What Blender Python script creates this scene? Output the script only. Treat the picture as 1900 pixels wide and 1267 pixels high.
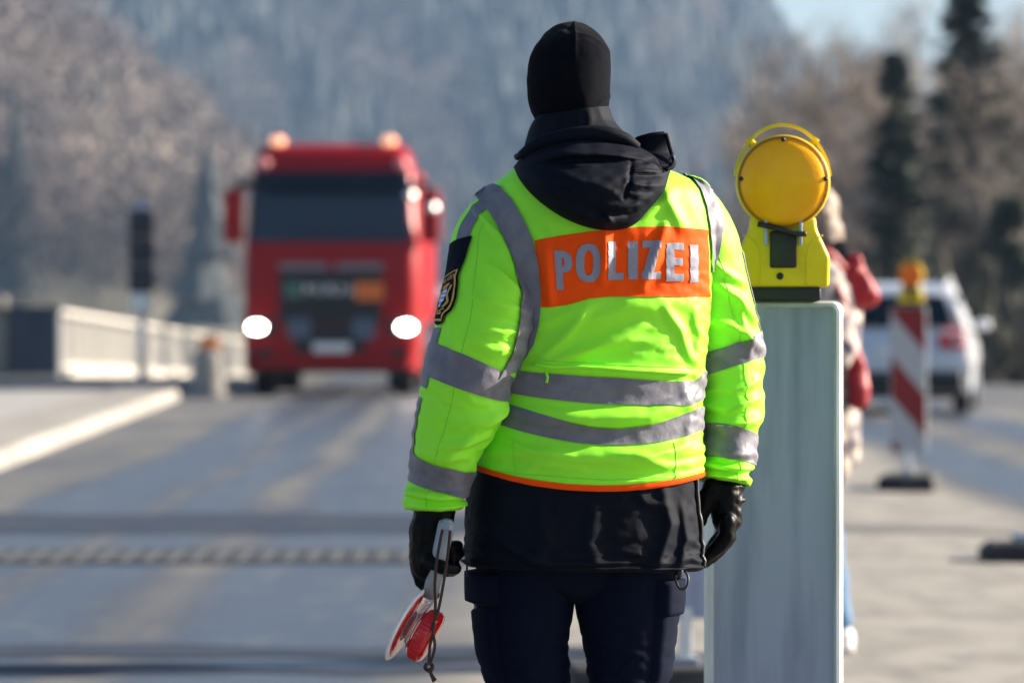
import bpy, bmesh, math, random
import numpy as np
from mathutils import Vector, Matrix, noise as mnoise
R = math.radians
rng = np.random.default_rng(7); random.seed(7)
scene = bpy.context.scene
for o in list(bpy.data.objects): bpy.data.objects.remove(o)

# ---------------------------------------------------------------- camera
FPX, HZ, CAMZ, D0 = 8240.0, 558.0, 1.364, 8.0
cam = bpy.data.cameras.new('camera'); camo = bpy.data.objects.new('camera', cam)
scene.collection.objects.link(camo); scene.camera = camo
camo.location = (0, 0, CAMZ); camo.rotation_euler = (R(90), 0, 0)
cam.sensor_width = 36; cam.lens = FPX/1900*36
cam.shift_y = (HZ-633.5)/1900
cam.clip_start = 0.1; cam.clip_end = 6000
cam.dof.use_dof = True; cam.dof.focus_distance = 7.86; cam.dof.aperture_fstop = cam.lens/1000/0.032
# ---------------------------------------------------------------- world, sun, exposure
SUN_EL, SUN_AZ = 21.0, 16.0          # azimuth measured from +X towards +Y (away from the camera)
w = bpy.data.worlds.new('World'); scene.world = w; w.use_nodes = True
nt = w.node_tree; bg = nt.nodes['Background']
sky = nt.nodes.new('ShaderNodeTexSky'); sky.sky_type = 'NISHITA'; sky.sun_disc = False
sky.sun_elevation = R(SUN_EL); sky.sun_rotation = R(90-SUN_AZ)
sky.air_density = 1.0; sky.dust_density = 2.0; sky.ozone_density = 2.4
nt.links.new(sky.outputs[0], bg.inputs[0]); bg.inputs[1].default_value = 0.058
sd = bpy.data.lights.new('sun', 'SUN'); sd.energy = 5.0; sd.angle = R(0.53); sd.color = (1.0, 0.90, 0.76)
so = bpy.data.objects.new('sun', sd); scene.collection.objects.link(so)
ce, se = math.cos(R(SUN_EL)), math.sin(R(SUN_EL))
sdir = Vector((ce*math.cos(R(SUN_AZ)), ce*math.sin(R(SUN_AZ)), se))
so.rotation_euler = (-sdir).to_track_quat('-Z', 'Y').to_euler(); so.location = (30, 0, 30)
vs = scene.view_settings; vs.view_transform = 'Standard'; vs.look = 'None'; vs.exposure = 1.65; vs.gamma = 1
vs.use_curve_mapping = False

# ---------------------------------------------------------------- helpers
def P(px, py, Y): return np.array([(px-950)*Y/FPX, Y, CAMZ-(py-HZ)*Y/FPX])
def PP(px, py, dy=0.0):             # a point of the officer's plane, dy towards (-) / away (+)
    return np.array([(px-950)*D0/FPX, D0+dy, CAMZ-(py-HZ)*D0/FPX])
K = D0/FPX                          # metres per pixel in that plane
C = scene.collection
def worigin(o):
    v = np.zeros(3)
    while o is not None: v += np.array(o.location); o = o.parent
    return v
def props(o, label=None, cat=None, group=None, kind=None):
    if label: o['label'] = label
    if cat: o['category'] = cat
    if group: o['group'] = group
    if kind: o['kind'] = kind
    return o
def empty(name, loc, label, cat, group=None):
    o = bpy.data.objects.new(name, None); C.objects.link(o); o.location = tuple(loc); o.empty_display_size = .2
    return props(o, label, cat, group)
def obj(name, verts, faces, m, parent=None, smooth=True, thick=0):
    v = np.asarray(verts, float).reshape(-1, 3)
    if parent is not None: v = v - worigin(parent)
    me = bpy.data.meshes.new(name); me.from_pydata(v.tolist(), [], [list(map(int, f)) for f in faces]); me.update()
    if smooth: me.polygons.foreach_set('use_smooth', [True]*len(me.polygons))
    if m is not None: me.materials.append(m)
    o = bpy.data.objects.new(name, me); C.objects.link(o)
    if parent is not None: o.parent = parent
    if thick:
        md = o.modifiers.new('solid', 'SOLIDIFY'); md.thickness = thick; md.offset = -1
    return o
class MB:                           # mesh builder: several pieces of one part
    def __init__(s): s.v = []; s.f = []; s.n = 0
    def add(s, v, f):
        v = np.asarray(v, float).reshape(-1, 3); s.v.append(v); s.f += [tuple(i+s.n for i in q) for q in f]; s.n += len(v); return s
    def build(s, name, m, parent=None, smooth=False): return obj(name, np.concatenate(s.v), s.f, m, parent, smooth)
def from_bm(bm):
    bm.verts.index_update(); v = [tuple(x.co) for x in bm.verts]; f = [tuple(x.index for x in q.verts) for q in bm.faces]; bm.free(); return v, f
def box(c, s, bev=0.0, seg=2, rot=None):
    bm = bmesh.new(); bmesh.ops.create_cube(bm, size=1)
    for v in bm.verts: v.co = Vector((v.co.x*s[0], v.co.y*s[1], v.co.z*s[2]))
    if bev: bmesh.ops.bevel(bm, geom=list(bm.edges), offset=bev, segments=seg, profile=.5, affect='EDGES')
    if rot is not None: bmesh.ops.transform(bm, matrix=rot, verts=bm.verts)
    for v in bm.verts: v.co += Vector(c)
    return from_bm(bm)
def prism(poly, y0, y1, bev=0.0, seg=2):      # polygon in x,z extruded along y
    bm = bmesh.new(); vs_ = [bm.verts.new((x, y0, z)) for x, z in poly]; f = bm.faces.new(vs_)
    r = bmesh.ops.extrude_face_region(bm, geom=[f])
    for e in r['geom']:
        if isinstance(e, bmesh.types.BMVert): e.co.y = y1
    bmesh.ops.recalc_face_normals(bm, faces=bm.faces)
    if bev: bmesh.ops.bevel(bm, geom=list(bm.edges), offset=bev, segments=seg, profile=.5, affect='EDGES')
    return from_bm(bm)
def cyl(p0, p1, r0, r1=None, n=16, cap=True):
    p0, p1 = np.array(p0, float), np.array(p1, float); r1 = r0 if r1 is None else r1
    t = p1-p0; t = t/np.linalg.norm(t); a = np.cross(t, [0, 0, 1.0] if abs(t[2]) < .9 else [1.0, 0, 0]); a /= np.linalg.norm(a); b = np.cross(t, a)
    an = np.linspace(0, 2*np.pi, n, endpoint=False); ring = np.outer(np.cos(an), a)+np.outer(np.sin(an), b)
    v = np.concatenate([p0+r0*ring, p1+r1*ring]); f = [(i, (i+1) % n, n+(i+1) % n, n+i) for i in range(n)]
    if cap: f += [tuple(range(n))[::-1], tuple(range(n, 2*n))]
    return v, f
def lathe(c, axis, prof, n=32):     # prof: list of (radius, height along axis)
    axis = np.array(axis, float); axis /= np.linalg.norm(axis); c = np.array(c, float)
    a = np.cross(axis, [0, 0, 1.0] if abs(axis[2]) < .9 else [1.0, 0, 0]); a /= np.linalg.norm(a); b = np.cross(axis, a)
    an = np.linspace(0, 2*np.pi, n, endpoint=False); ring = np.outer(np.cos(an), a)+np.outer(np.sin(an), b)
    v = np.concatenate([c+axis*h+max(r, 1e-4)*ring for r, h in prof]); f = []
    for j in range(len(prof)-1):
        for i in range(n): f.append((j*n+i, j*n+(i+1) % n, (j+1)*n+(i+1) % n, (j+1)*n+i))
    return v, f
def catmull(pts, n):
    p = np.asarray(pts, float); q = np.vstack([2*p[0]-p[1], p, 2*p[-1]-p[-2]]); m = len(p)-1
    t = np.linspace(0, m, n); i = np.minimum(t.astype(int), m-1); u = (t-i)[:, None]
    a, b, c, d = q[i], q[i+1], q[i+2], q[i+3]
    return .5*(2*b+(c-a)*u+(2*a-5*b+4*c-d)*u**2+(3*b-a-3*c+d)*u**3)
def sweep(pts, r, n=8, res=None, cap=True):
    p = catmull(pts, res) if res else np.asarray(pts, float); m = len(p); r = np.broadcast_to(np.asarray(r, float), (m,)) if np.ndim(r) == 0 else np.interp(np.linspace(0, 1, m), np.linspace(0, 1, len(r)), r)
    t = np.gradient(p, axis=0); t /= np.linalg.norm(t, axis=1)[:, None]+1e-12
    a = np.cross(t[0], [0.3, .9, .2]); a /= np.linalg.norm(a); v = []; an = np.linspace(0, 2*np.pi, n, endpoint=False)
    for k in range(m):
        a = a-t[k]*np.dot(a, t[k]); a /= np.linalg.norm(a); b = np.cross(t[k], a)
        v.append(p[k]+r[k]*(np.outer(np.cos(an), a)+np.outer(np.sin(an), b)))
    f = [(j*n+i, j*n+(i+1) % n, (j+1)*n+(i+1) % n, (j+1)*n+i) for j in range(m-1) for i in range(n)]
    if cap: f += [tuple(range(n))[::-1], tuple(range((m-1)*n, m*n))]
    return np.concatenate(v), f
def gridf(nv, nu, wrap=True):
    f = []
    for j in range(nv-1):
        for i in range(nu if wrap else nu-1):
            k = (i+1) % nu; f.append((j*nu+i, j*nu+k, (j+1)*nu+k, (j+1)*nu+i))
    return f
def gridobj(name, g, m, parent, wrap=True, flip=False):
    nv, nu = g.shape[:2]; f = gridf(nv, nu, wrap)
    if flip: f = [q[::-1] for q in f]
    return obj(name, g.reshape(-1, 3), f, m, parent)
def capsule(p0, p1, r0, r1, n=14):
    p0, p1 = np.array(p0, float), np.array(p1, float); t = p1-p0; L = np.linalg.norm(t)
    if L < 1e-6: t = np.array([0, 0, 1.0]); L = 1e-6
    h = np.linspace(-np.pi/2, 0, 5); prof = [(r0*math.cos(x), r0*math.sin(x)) for x in h]+[(r1*math.cos(x), L+r1*math.sin(x)) for x in -h[::-1]]
    return lathe(p0, t, prof, n)
def chain(pts, rs):
    return [capsule(pts[i], pts[i+1], rs[i], rs[i+1]) for i in range(len(pts)-1)]
def ball(c, r):                      # ellipsoid, r = (rx, ry, rz)
    v, f = lathe((0, 0, 0), (0, 0, 1), [(math.cos(x), math.sin(x)) for x in np.linspace(-np.pi/2, np.pi/2, 13)], 20)
    return v*np.array(r)+np.array(c), f
def fuse(name, pieces, m, parent, voxel=.004, smooth=6, disp=None):
    b = MB()
    for v, f in pieces: b.add(v, f)
    o = b.build(name, None, None); rm = o.modifiers.new('r', 'REMESH'); rm.mode = 'VOXEL'; rm.voxel_size = voxel
    sm = o.modifiers.new('s', 'SMOOTH'); sm.iterations = smooth; sm.factor = .5
    dg = bpy.context.evaluated_depsgraph_get(); me = o.evaluated_get(dg).to_mesh()
    n = len(me.vertices); co = np.empty(n*3); me.vertices.foreach_get('co', co); co = co.reshape(-1, 3)
    no = np.empty(n*3); me.vertices.foreach_get('normal', no); no = no.reshape(-1, 3)
    f = [tuple(p.vertices) for p in me.polygons]
    o.evaluated_get(dg).to_mesh_clear(); bpy.data.objects.remove(o)
    if disp is not None: co = co+no*disp(co)[:, None]
    return obj(name, co, f, m, parent)
def copytree(o, parent=None):
    c = o.copy(); C.objects.link(c); c.parent = parent
    for ch in list(o.children): copytree(ch, c)
    return c
def vnoise(co, sc, seed=0):          # cheap smooth value noise, numpy, co (n,3)
    q = np.asarray(co)*sc+seed*17.13; i = np.floor(q).astype(np.int64); f = q-i; f = f*f*(3-2*f); out = 0
    def h(a): 
        x = (a[..., 0]*374761393+a[..., 1]*668265263+a[..., 2]*2147483647+seed*974711) & 0x7fffffff
        x = (x ^ (x >> 13))*1274126177 & 0x7fffffff; return ((x ^ (x >> 16)) & 0xffff)/65535.0
    for dx in (0, 1):
        for dy in (0, 1):
            for dz in (0, 1):
                wgt = (f[..., 0] if dx else 1-f[..., 0])*(f[..., 1] if dy else 1-f[..., 1])*(f[..., 2] if dz else 1-f[..., 2])
                out = out+wgt*h(i+np.array([dx, dy, dz]))
    return out*2-1

# ---------------------------------------------------------------- materials
def mat(name, col, rough=.6, metal=0, spec=.5, bump=None, var=None, coat=0, trans=0, emit=None, sheen=0, alpha=1, sss=0, ior=1.45, aniso=None):
    m = bpy.data.materials.new(name); m.use_nodes = True; n = m.node_tree.nodes; l = m.node_tree.links; b = n['Principled BSDF']
    b.inputs['Base Color'].default_value = (*col, 1); b.inputs['Roughness'].default_value = rough; b.inputs['Metallic'].default_value = metal
    b.inputs['Specular IOR Level'].default_value = spec; b.inputs['Coat Weight'].default_value = coat; b.inputs['Coat Roughness'].default_value = .06
    b.inputs['Transmission Weight'].default_value = trans; b.inputs['IOR'].default_value = ior
    if sheen: b.inputs['Sheen Weight'].default_value = sheen; b.inputs['Sheen Roughness'].default_value = .5
    if emit: b.inputs['Emission Color'].default_value = (*emit[0], 1); b.inputs['Emission Strength'].default_value = emit[1]
    tc = n.new('ShaderNodeTexCoord')
    def coords(s):
        mp = n.new('ShaderNodeMapping'); l.new(tc.outputs['Object'], mp.inputs[0]); mp.inputs['Scale'].default_value = s if not np.isscalar(s) else (s, s, s); return mp
    if var:                          # (scale, second colour, low, high[, detail])
        mp = coords(var[0]); nz = n.new('ShaderNodeTexNoise'); nz.inputs['Scale'].default_value = 1; nz.inputs['Detail'].default_value = var[4] if len(var) > 4 else 5
        l.new(mp.outputs[0], nz.inputs[0]); rp = n.new('ShaderNodeMapRange'); rp.inputs[1].default_value = var[2]; rp.inputs[2].default_value = var[3]; l.new(nz.outputs[0], rp.inputs[0])
        mx = n.new('ShaderNodeMix'); mx.data_type = 'RGBA'; mx.inputs[6].default_value = (*col, 1); mx.inputs[7].default_value = (*var[1], 1)
        l.new(rp.outputs[0], mx.inputs[0]); l.new(mx.outputs[2], b.inputs['Base Color'])
    if bump:                         # list of (scale, strength, distance)
        prev = None
        for sc, st, di, *kd in bump:
            mp = coords(sc); nz = n.new('ShaderNodeTexNoise'); nz.inputs['Scale'].default_value = 1; nz.inputs['Detail'].default_value = 4; l.new(mp.outputs[0], nz.inputs[0])
            if kd: nz.noise_type = 'RIDGED_MULTIFRACTAL'; nz.inputs['Detail'].default_value = 1.5; nz.inputs['Distortion'].default_value = .8
            bp = n.new('ShaderNodeBump'); bp.inputs['Strength'].default_value = st; bp.inputs['Distance'].default_value = di; l.new(nz.outputs[0], bp.inputs['Height'])
            if prev: l.new(prev.outputs[0], bp.inputs['Normal'])
            prev = bp
        l.new(prev.outputs[0], b.inputs['Normal'])
    return m
M = {}
M['fluo'] = mat('fluorescent_fabric', (.34, .97, .035), .55, spec=.3, var=(9, (.29, .86, .04), .5, .78), bump=[((5, 5, 9), .22, .008, 1), (26, .10, .004), (900, .12, .0006)])
M['tape'] = mat('reflective_tape', (.185, .175, .205), .45, spec=.4, bump=[((16, 16, 9), .5, .006, 1), (45, .4, .004), (160, .25, .001)], var=(30, (.14, .135, .16), .4, .65))
M['orange'] = mat('orange_fabric', (.98, .085, .001), .65, spec=.12, bump=[(30, .3, .004), (900, .1, .0006)])
M['letter'] = mat('reflective_letter', (.27, .27, .33), .45, spec=.4, bump=[(45, .4, .004)])
M['navy'] = mat('navy_shell_fabric', (.0026, .0040, .0095), .7, spec=.10, bump=[(35, .3, .004), (700, .15, .0005)])
M['trouser'] = mat('trouser_cloth', (.0034, .0056, .0165), .8, spec=.06, bump=[(18, .3, .006), (800, .15, .0005)])
M['fleece'] = mat('black_fleece', (.0016, .0020, .0042), .95, spec=.03, var=(520, (.0065, .0075, .012), .48, .66), bump=[(600, .7, .0012)], sheen=.03)
M['leather'] = mat('black_leather', (.0012, .0012, .0016), .42, spec=.13, bump=[(120, .35, .0015), (30, .3, .004)])
M['black'] = mat('black_plastic', (.012, .012, .014), .5)
M['rubber'] = mat('black_rubber', (.022, .022, .024), .8, bump=[(40, .3, .004)], var=(8, (.06, .055, .05), .5, .75))
M['skin'] = mat('skin', (.55, .33, .25), .5)
M['gold'] = mat('gold_embroidery', (.62, .33, .06), .55)
M['blue'] = mat('blue_embroidery', (.05, .2, .62), .6); M['white'] = mat('white_embroidery', (.8, .8, .82), .6)
M['piping'] = mat('blue_piping', (.09, .13, .24), .5)
M['yellow'] = mat('yellow_plastic', (.80, .58, .006), .42, spec=.4, bump=[(300, .1, .0008)], var=(14, (.62, .44, .01), .5, .8))
M['amber'] = mat('amber_lens', (.92, .36, .002), .3, spec=.25, coat=.15, bump=[(230, .4, .0016)], var=(16, (.95, .42, .004), .4, .7))
M['galv'] = mat('galvanised_metal', (.365, .40, .53), .5, metal=.0, spec=.35, bump=[((60, 60, 6), .3, .0015), (9, .3, .004)], var=((14, 14, 1.8), (.20, .235, .33), .46, .70, 10))
M['rim'] = mat('aluminium_rim', (.72, .73, .74), .4, metal=.25, var=((20, 20, 3), (.45, .46, .47), .45, .7))
M['signred'] = mat('red_sheeting', (.24, .008, .012), .5); M['signwhite'] = mat('white_sheeting', (.46, .46, .47), .5)
M['grey'] = mat('grey_plastic', (.33, .36, .41), .5, var=(20, (.25, .28, .33), .4, .7))
M['redclear'] = mat('red_lens', (.75, .012, .015), .15, coat=.5, trans=.25)
M['clear'] = mat('clear_plastic', (.9, .86, .86), .1, trans=.85, ior=1.3)
M['cord'] = mat('brown_cord', (.05, .028, .018), .8, bump=[(600, .5, .001)])
M['redpaint'] = mat('red_paint', (.30, .0015, .004), .4, spec=.15, coat=.18); M['redpaint'].node_tree.nodes['Principled BSDF'].inputs['Coat Roughness'].default_value = .3
M['glass'] = mat('dark_glass', (.003, .008, .018), .12, spec=.25)
M['chrome'] = mat('chrome', (.7, .7, .72), .15, metal=1)
M['lamp'] = mat('headlamp_light', (.9, .9, .85), .2, emit=((1, .93, .8), 16))
M['beacon'] = mat('orange_beacon', (.8, .22, .05), .2, coat=.6, emit=((1, .5, .3), .45))
M['markred'] = mat('marker_lens', (.8, .25, .25), .2, coat=.6)
M['tail'] = mat('tail_lens', (.55, .012, .03), .15, coat=.5)
M['silver'] = mat('silver_paint', (.60, .62, .66), .35, metal=.1, coat=.5); M['whitepaint'] = mat('white_paint', (.78, .78, .76), .35, coat=.5)
M['tyre'] = mat('tyre_rubber', (.015, .015, .016), .8)
M['conc'] = mat('pale_concrete', (.50, .46, .40), .85, bump=[(20, .4, .01)], var=(3, (.38, .35, .31), .4, .7, 8))
M['paleconc'] = mat('pale_stone', (.31, .285, .25), .9, bump=[(14, .7, .02)], var=(1.6, (.17, .16, .15), .42, .68, 10))
M['darkcab'] = mat('dark_blue_metal', (.045, .06, .09), .5, var=(6, (.035, .05, .08), .4, .7))
M['signal'] = mat('signal_housing', (.012, .018, .028), .5)
M['tan'] = mat('mottled_coat_cloth', (.44, .37, .32), .8, var=(15, (.10, .085, .11), .44, .58, 4), bump=[(30, .4, .01)])
M['redcloth'] = mat('red_nylon', (.30, .005, .012), .5, bump=[(20, .5, .012)])
M['hair'] = mat('blond_hair', (.34, .26, .20), .6, bump=[((90, 90, 12), .6, .01)], var=((60, 60, 8), (.2, .15, .11), .4, .6))
M['jeans'] = mat('blue_jeans', (.06, .14, .27), .8, bump=[(24, .4, .01)], var=(12, (.10, .20, .34), .4, .7))
M['shoe'] = mat('white_shoe', (.75, .72, .7), .6)
M['bark'] = mat('bark', (.16, .12, .095), .9, bump=[(6, .5, .03)]); M['twig'] = mat('twigs', (.33, .27, .22), .9, var=(.4, (.24, .20, .17), .4, .6))
M['needle'] = mat('spruce_needles', (.030, .042, .026), .8, var=(.8, (.07, .075, .04), .45, .7))
M['farfir'] = mat('far_conifer', (.034, .041, .045), .9, var=(.05, (.055, .062, .06), .4, .6)); M['farbare'] = mat('far_larch', (.25, .20, .17), .9, var=(.035, (.12, .10, .10), .42, .6))

# ---------------------------------------------------------------- ground
def g(x, y):
    x = np.asarray(x, float); y = np.asarray(y, float)
    z = -.018*np.clip(x-.6, 0, 9)
    z = z-.019*np.clip(y-80, 0, 100)-.004*np.clip(y-180, 0, 120)
    z = z-1.2*np.clip((-9.2-x)/8, 0, 1)*np.clip((y-60)/40, 0, 1)
    # hillside far behind, ridge falling away to the right; a lower spur in front on the left
    fall = 1/(1+np.exp((x-92-(y-1600)*.03)/22))
    z = z+np.minimum(np.clip(y-1120, 0, 1800)*.33, 168+0*y)*(.08+.92*fall)
    sp = np.exp(-((y-680)/150)**2)*42*1/(1+np.exp((x+53)/10.5))
    z = z+sp
    rt = np.clip((x-17)/25, 0, 1)*np.clip((y-90)/60, 0, 1)*4
    return z+rt
def axis(pts):
    out = []
    for a, b, st in pts: out += list(np.arange(a, b, st))
    return np.array(out)
gx = axis([(-3000, -400, 400), (-400, -120, 20), (-120, -12, 4), (-12, 12, 1), (12, 120, 4), (120, 400, 20), (400, 3001, 400)])
gy = axis([(-400, -20, 60), (-20, 60, 5), (60, 200, 4), (200, 2000, 20), (2000, 3501, 300)])
GX, GY = np.meshgrid(gx, gy); GZ = g(GX, np.minimum(GY, 1900))
mg = mat('dry_ground', (.16, .14, .115), .95, bump=[(4, .6, .05)], var=(.9, (.09, .095, .06), .4, .65, 8))
props(gridobj('ground', np.dstack([GX, GY, GZ-.02]), mg, None, wrap=False), kind='structure')

def roadmat():
    m = bpy.data.materials.new('asphalt'); m.use_nodes = True; n = m.node_tree.nodes; l = m.node_tree.links; b = n['Principled BSDF']
    tc = n.new('ShaderNodeTexCoord'); sx = n.new('ShaderNodeSeparateXYZ'); l.new(tc.outputs['Object'], sx.inputs[0])
    def noise(s, d=6, inp=None):
        mp = n.new('ShaderNodeMapping'); mp.inputs['Scale'].default_value = s; l.new(tc.outputs['Object'], mp.inputs[0])
        z = n.new('ShaderNodeTexNoise'); z.inputs['Scale'].default_value = 1; z.inputs['Detail'].default_value = d; l.new(mp.outputs[0], z.inputs[0]); return z.outputs[0]
    def math_(op, a, b_, c=None):
        k = n.new('ShaderNodeMath'); k.operation = op
        for i, q in enumerate((a, b_, c)):
            if q is None: continue
            if isinstance(q, (int, float)): k.inputs[i].default_value = q
            else: l.new(q, k.inputs[i])
        return k.outputs[0]
    def rng_(v, a, b_, c=0., d=1.):
        k = n.new('ShaderNodeMapRange'); k.interpolation_type = 'SMOOTHSTEP'; k.inputs[1].default_value = a; k.inputs[2].default_value = b_; k.inputs[3].default_value = c; k.inputs[4].default_value = d; l.new(v, k.inputs[0]); return k.outputs[0]
    def mix(f, a, b_):
        k = n.new('ShaderNodeMix'); k.data_type = 'RGBA'; l.new(f, k.inputs[0])
        for i, q in ((6, a), (7, b_)):
            if isinstance(q, tuple): k.inputs[i].default_value = (*q, 1)
            else: l.new(q, k.inputs[i])
        return k.outputs[2]
    x = math_('ADD', sx.outputs[0], math_('MULTIPLY', math_('SUBTRACT', noise((.5, .12, 1), 3), .5), .7))
    big = noise((.9, .25, 1), 6); fine = noise((60, 60, 60), 4)
    asp = mix(rng_(big, .38, .64), (.048, .054, .066), (.112, .107, .098))
    conc = mix(rng_(noise((3.2, 1.6, 1), 10), .38, .66), (.285, .258, .218), (.195, .176, .150))
    inmed = math_('MULTIPLY', rng_(x, -.45, .15), rng_(x, 3.5, 3.1))
    col = mix(inmed, asp, conc)
    tr = None
    for cx_, wd in ((-2.75, .34), (-2.0, .2), (-.95, .42), (4.0, .35), (5.6, .35)):
        d = math_('ABSOLUTE', math_('SUBTRACT', x, cx_), 0); t = rng_(d, wd+.25, wd-.1); tr = t if tr is None else math_('MAXIMUM', tr, t)
    col = mix(math_('MULTIPLY', tr, .85), col, (.034, .046, .070))  # tyre tracks, with the blue of reflected sky painted into their colour
    col = mix(rng_(fine, .45, .75, 0, .35), col, (.22, .21, .195))
    col = mix(rng_(noise((4.5, 1.6, 1), 6), .52, .70, 0, .5), col, (.125, .118, .106)); col = mix(rng_(noise((1.1, 2.6, 1), 5), .56, .70, 0, .45), col, (.04, .046, .058))
    l.new(col, b.inputs['Base Color'])
    ro = math_('SUBTRACT', .82, math_('MULTIPLY', tr, .42)); l.new(ro, b.inputs['Roughness'])
    bp = n.new('ShaderNodeBump'); bp.inputs['Strength'].default_value = .5; bp.inputs['Distance'].default_value = .006; l.new(fine, bp.inputs['Height']); l.new(bp.outputs[0], b.inputs['Normal'])
    return m
rx = np.concatenate([np.arange(-9, .6, .6), [.6], np.arange(1.2, 9.1, .6)]); ry = axis([(-15, 75, 5), (75, 200, 2.5)])
RX, RY = np.meshgrid(rx, ry)
props(gridobj('road', np.dstack([RX, RY, g(RX, RY)+.004]), roadmat(), None, wrap=False), kind='structure')
# tarred joint bands and the finger joint across the bridge end
tar = mat('tar_band', (.036, .046, .068), .75, spec=.15, bump=[(12, .3, .01)], var=((2.5, .6, 1), (.045, .055, .075), .45, .75, 6))  # dark tar; its blue is sky reflection put into the base colour
steel = mat('worn_steel', (.095, .095, .095), .7, metal=0, spec=.2, var=(9, (.06, .06, .065), .4, .7))
def band(name, y0, y1, x0, x1, dz, m):
    xs = np.linspace(x0, x1, 90); rows = []
    for k, yy in enumerate((y0, y1)): rows.append(np.stack([xs, yy+.22*vnoise(np.stack([xs*2.6, xs*0+k*9, xs*0], 1), 1.0, 3), g(xs, xs*0+yy)+dz], 1))
    return props(gridobj(name, np.array(rows), m, None, wrap=False), kind='structure')
band('road_joint', 25.9, 28.3, -4.3, .0, .009, tar)
band('road_joint', 26.7, 27.2, .02, 3.3, .009, mat('worn_joint', (.10, .098, .092), .85, var=((2.5, .6, 1), (.16, .15, .13), .4, .7, 6)))
band('road_joint', 16.95, 17.45, -4.3, .4, .009, tar)
band('road_joint', 16.2, 16.5, -4.3, .5, .009, tar)
ej = empty('expansion_joint', (-1.6, 23.6, .009), 'steel finger expansion joint with pale teeth running across the left lane', 'joint')
ej_bed = obj('joint_gap', box((-1.6, 23.6, .002), (5.2, 1.3, .022))[0], box((0, 0, 0), (1, 1, 1))[1], mat('joint_gap', (.048, .052, .06), .8, spec=.2), ej, smooth=False)
v, f = box((0, 0, 0), (.062, 1.05, .03), .006, 1)
tooth = None
for k in range(42):
    x = -4.12+k*.122
    if tooth is None: tooth = obj('tooth', np.array(v)+np.array([x, 23.6, .003]), f, steel, ej, smooth=False); x0 = x
    else:
        t = tooth.copy(); C.objects.link(t); t.location = (x-x0, 0, 0)

# pavement on the left with its pale kerb
pav = mat('pavement_slabs', (.33, .31, .29), .9, bump=[(18, .4, .008)], var=(1.4, (.25, .24, .235), .4, .7, 8))
kx = lambda y: -4.15-.0185*(np.asarray(y)-36)
ys = np.linspace(-5, 61.5, 60)
pv = np.stack([np.stack([np.full_like(ys, -16), ys, np.full_like(ys, .134)], 1), np.stack([kx(ys)-.91, ys, np.full_like(ys, .134)], 1)])
props(gridobj('pavement', pv, pav, None, wrap=False), kind='structure')
ks = MB()
prof = [(-.92, -.05), (-.92, .146), (-.88, .152), (-.06, .150), (-.015, .135), (.0, .10), (.03, -.05)]
kv = np.array([[(kx(y)+a, y, b) for a, b in prof] for y in ys])
ks.add(kv.reshape(-1, 3), gridf(len(ys), len(prof), False)); ks.add(kv[-1], [tuple(range(len(prof)))])
props(ks.build('kerb', M['paleconc']), kind='structure')
end = np.array([[(x, 61.5, z) for z in (.134, -.05)] for x in (-16, kx(61.5)-.3)])
props(gridobj('kerb', end, M['paleconc'], None, wrap=False), kind='structure')

# ---------------------------------------------------------------- cloth relaxation on a grid
def normals(p, wrap=True):
    du = np.roll(p, -1, 1)-np.roll(p, 1, 1); dv = np.gradient(p, axis=0)
    n = np.cross(du, dv); n /= np.linalg.norm(n, axis=2)[..., None]+1e-12
    c = p.mean(axis=1, keepdims=True)
    if ((p-c)*n).sum() < 0: n = -n
    return n
def relax(base, sh, sv, iters=120, dmax=.03, seed=1, grav=.00025, amp=.004, kb=.25, pin=(2, 2), tether=.004):
    n = normals(base); p = base.copy(); nv, nu = base.shape[:2]
    co = base.reshape(-1, 3)
    p += n*(amp*(1+vnoise(co@np.array([[1, .25, .3], [0, 1, 0], [-.35, 0, 2.2]]), 11, seed)+.35*vnoise(co*np.array([1, 1, 2.0]), 30, seed+1)).reshape(nv, nu))[..., None]
    SH = np.broadcast_to(sh, (nv, nu)) if np.ndim(sh) else np.full((nv, nu), sh); SV = np.broadcast_to(sv, (nv, nu)) if np.ndim(sv) else np.full((nv, nu), sv)
    def rest(di, dj):
        b = np.roll(base, -dj, 1)
        if di: a, b, = base[:-di], b[di:]; s = (SH[:-di], SV[:-di])
        else: a = base; s = (SH, SV)
        e = b-a
        if dj == 0: k = 1+s[1]
        elif di == 0: k = 1+s[0]
        else: k = 1+.5*(s[0]+s[1])
        return np.linalg.norm(e, axis=2)*k
    cons = [(0, 1, .5), (1, 0, .5), (1, 1, .3), (1, -1, .3), (0, 2, kb*.5), (2, 0, kb*.5), (0, 4, kb*.35), (4, 0, kb*.35)]
    cons = [(a, b, k, rest(a, b)) for a, b, k in cons]
    free = np.ones((nv, 1, 1)); free[:pin[0]] = 0; free[nv-pin[1]:] = 0
    ramp = np.minimum(np.minimum(np.arange(nv)/8., (nv-1-np.arange(nv))/8.), 1)[:, None, None]
    for it in range(iters):
        for di, dj, k, L in cons:
            b = np.roll(p, -dj, 1)
            a = p[:-di] if di else p; b = b[di:] if di else b
            e = b-a; l = np.linalg.norm(e, axis=2); c = e*((k*.5*(l-L)/(l+1e-9))[..., None])
            if di:
                q = np.zeros_like(p); q[:-di] += c; r = np.zeros_like(p); r[di:] -= c; p = p+(q+np.roll(r, dj, 1))*free
            else: p = p+(c-np.roll(c, dj, 1))*free
        p[..., 2] -= grav*free[..., 0]
        p += (base-p)*tether*free
        d = ((p-base)*n).sum(2); lim = dmax*ramp[..., 0]
        p = p-n*(np.minimum(d, 0)+np.maximum(d-lim, 0)*.7)[..., None]
    return p
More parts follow.
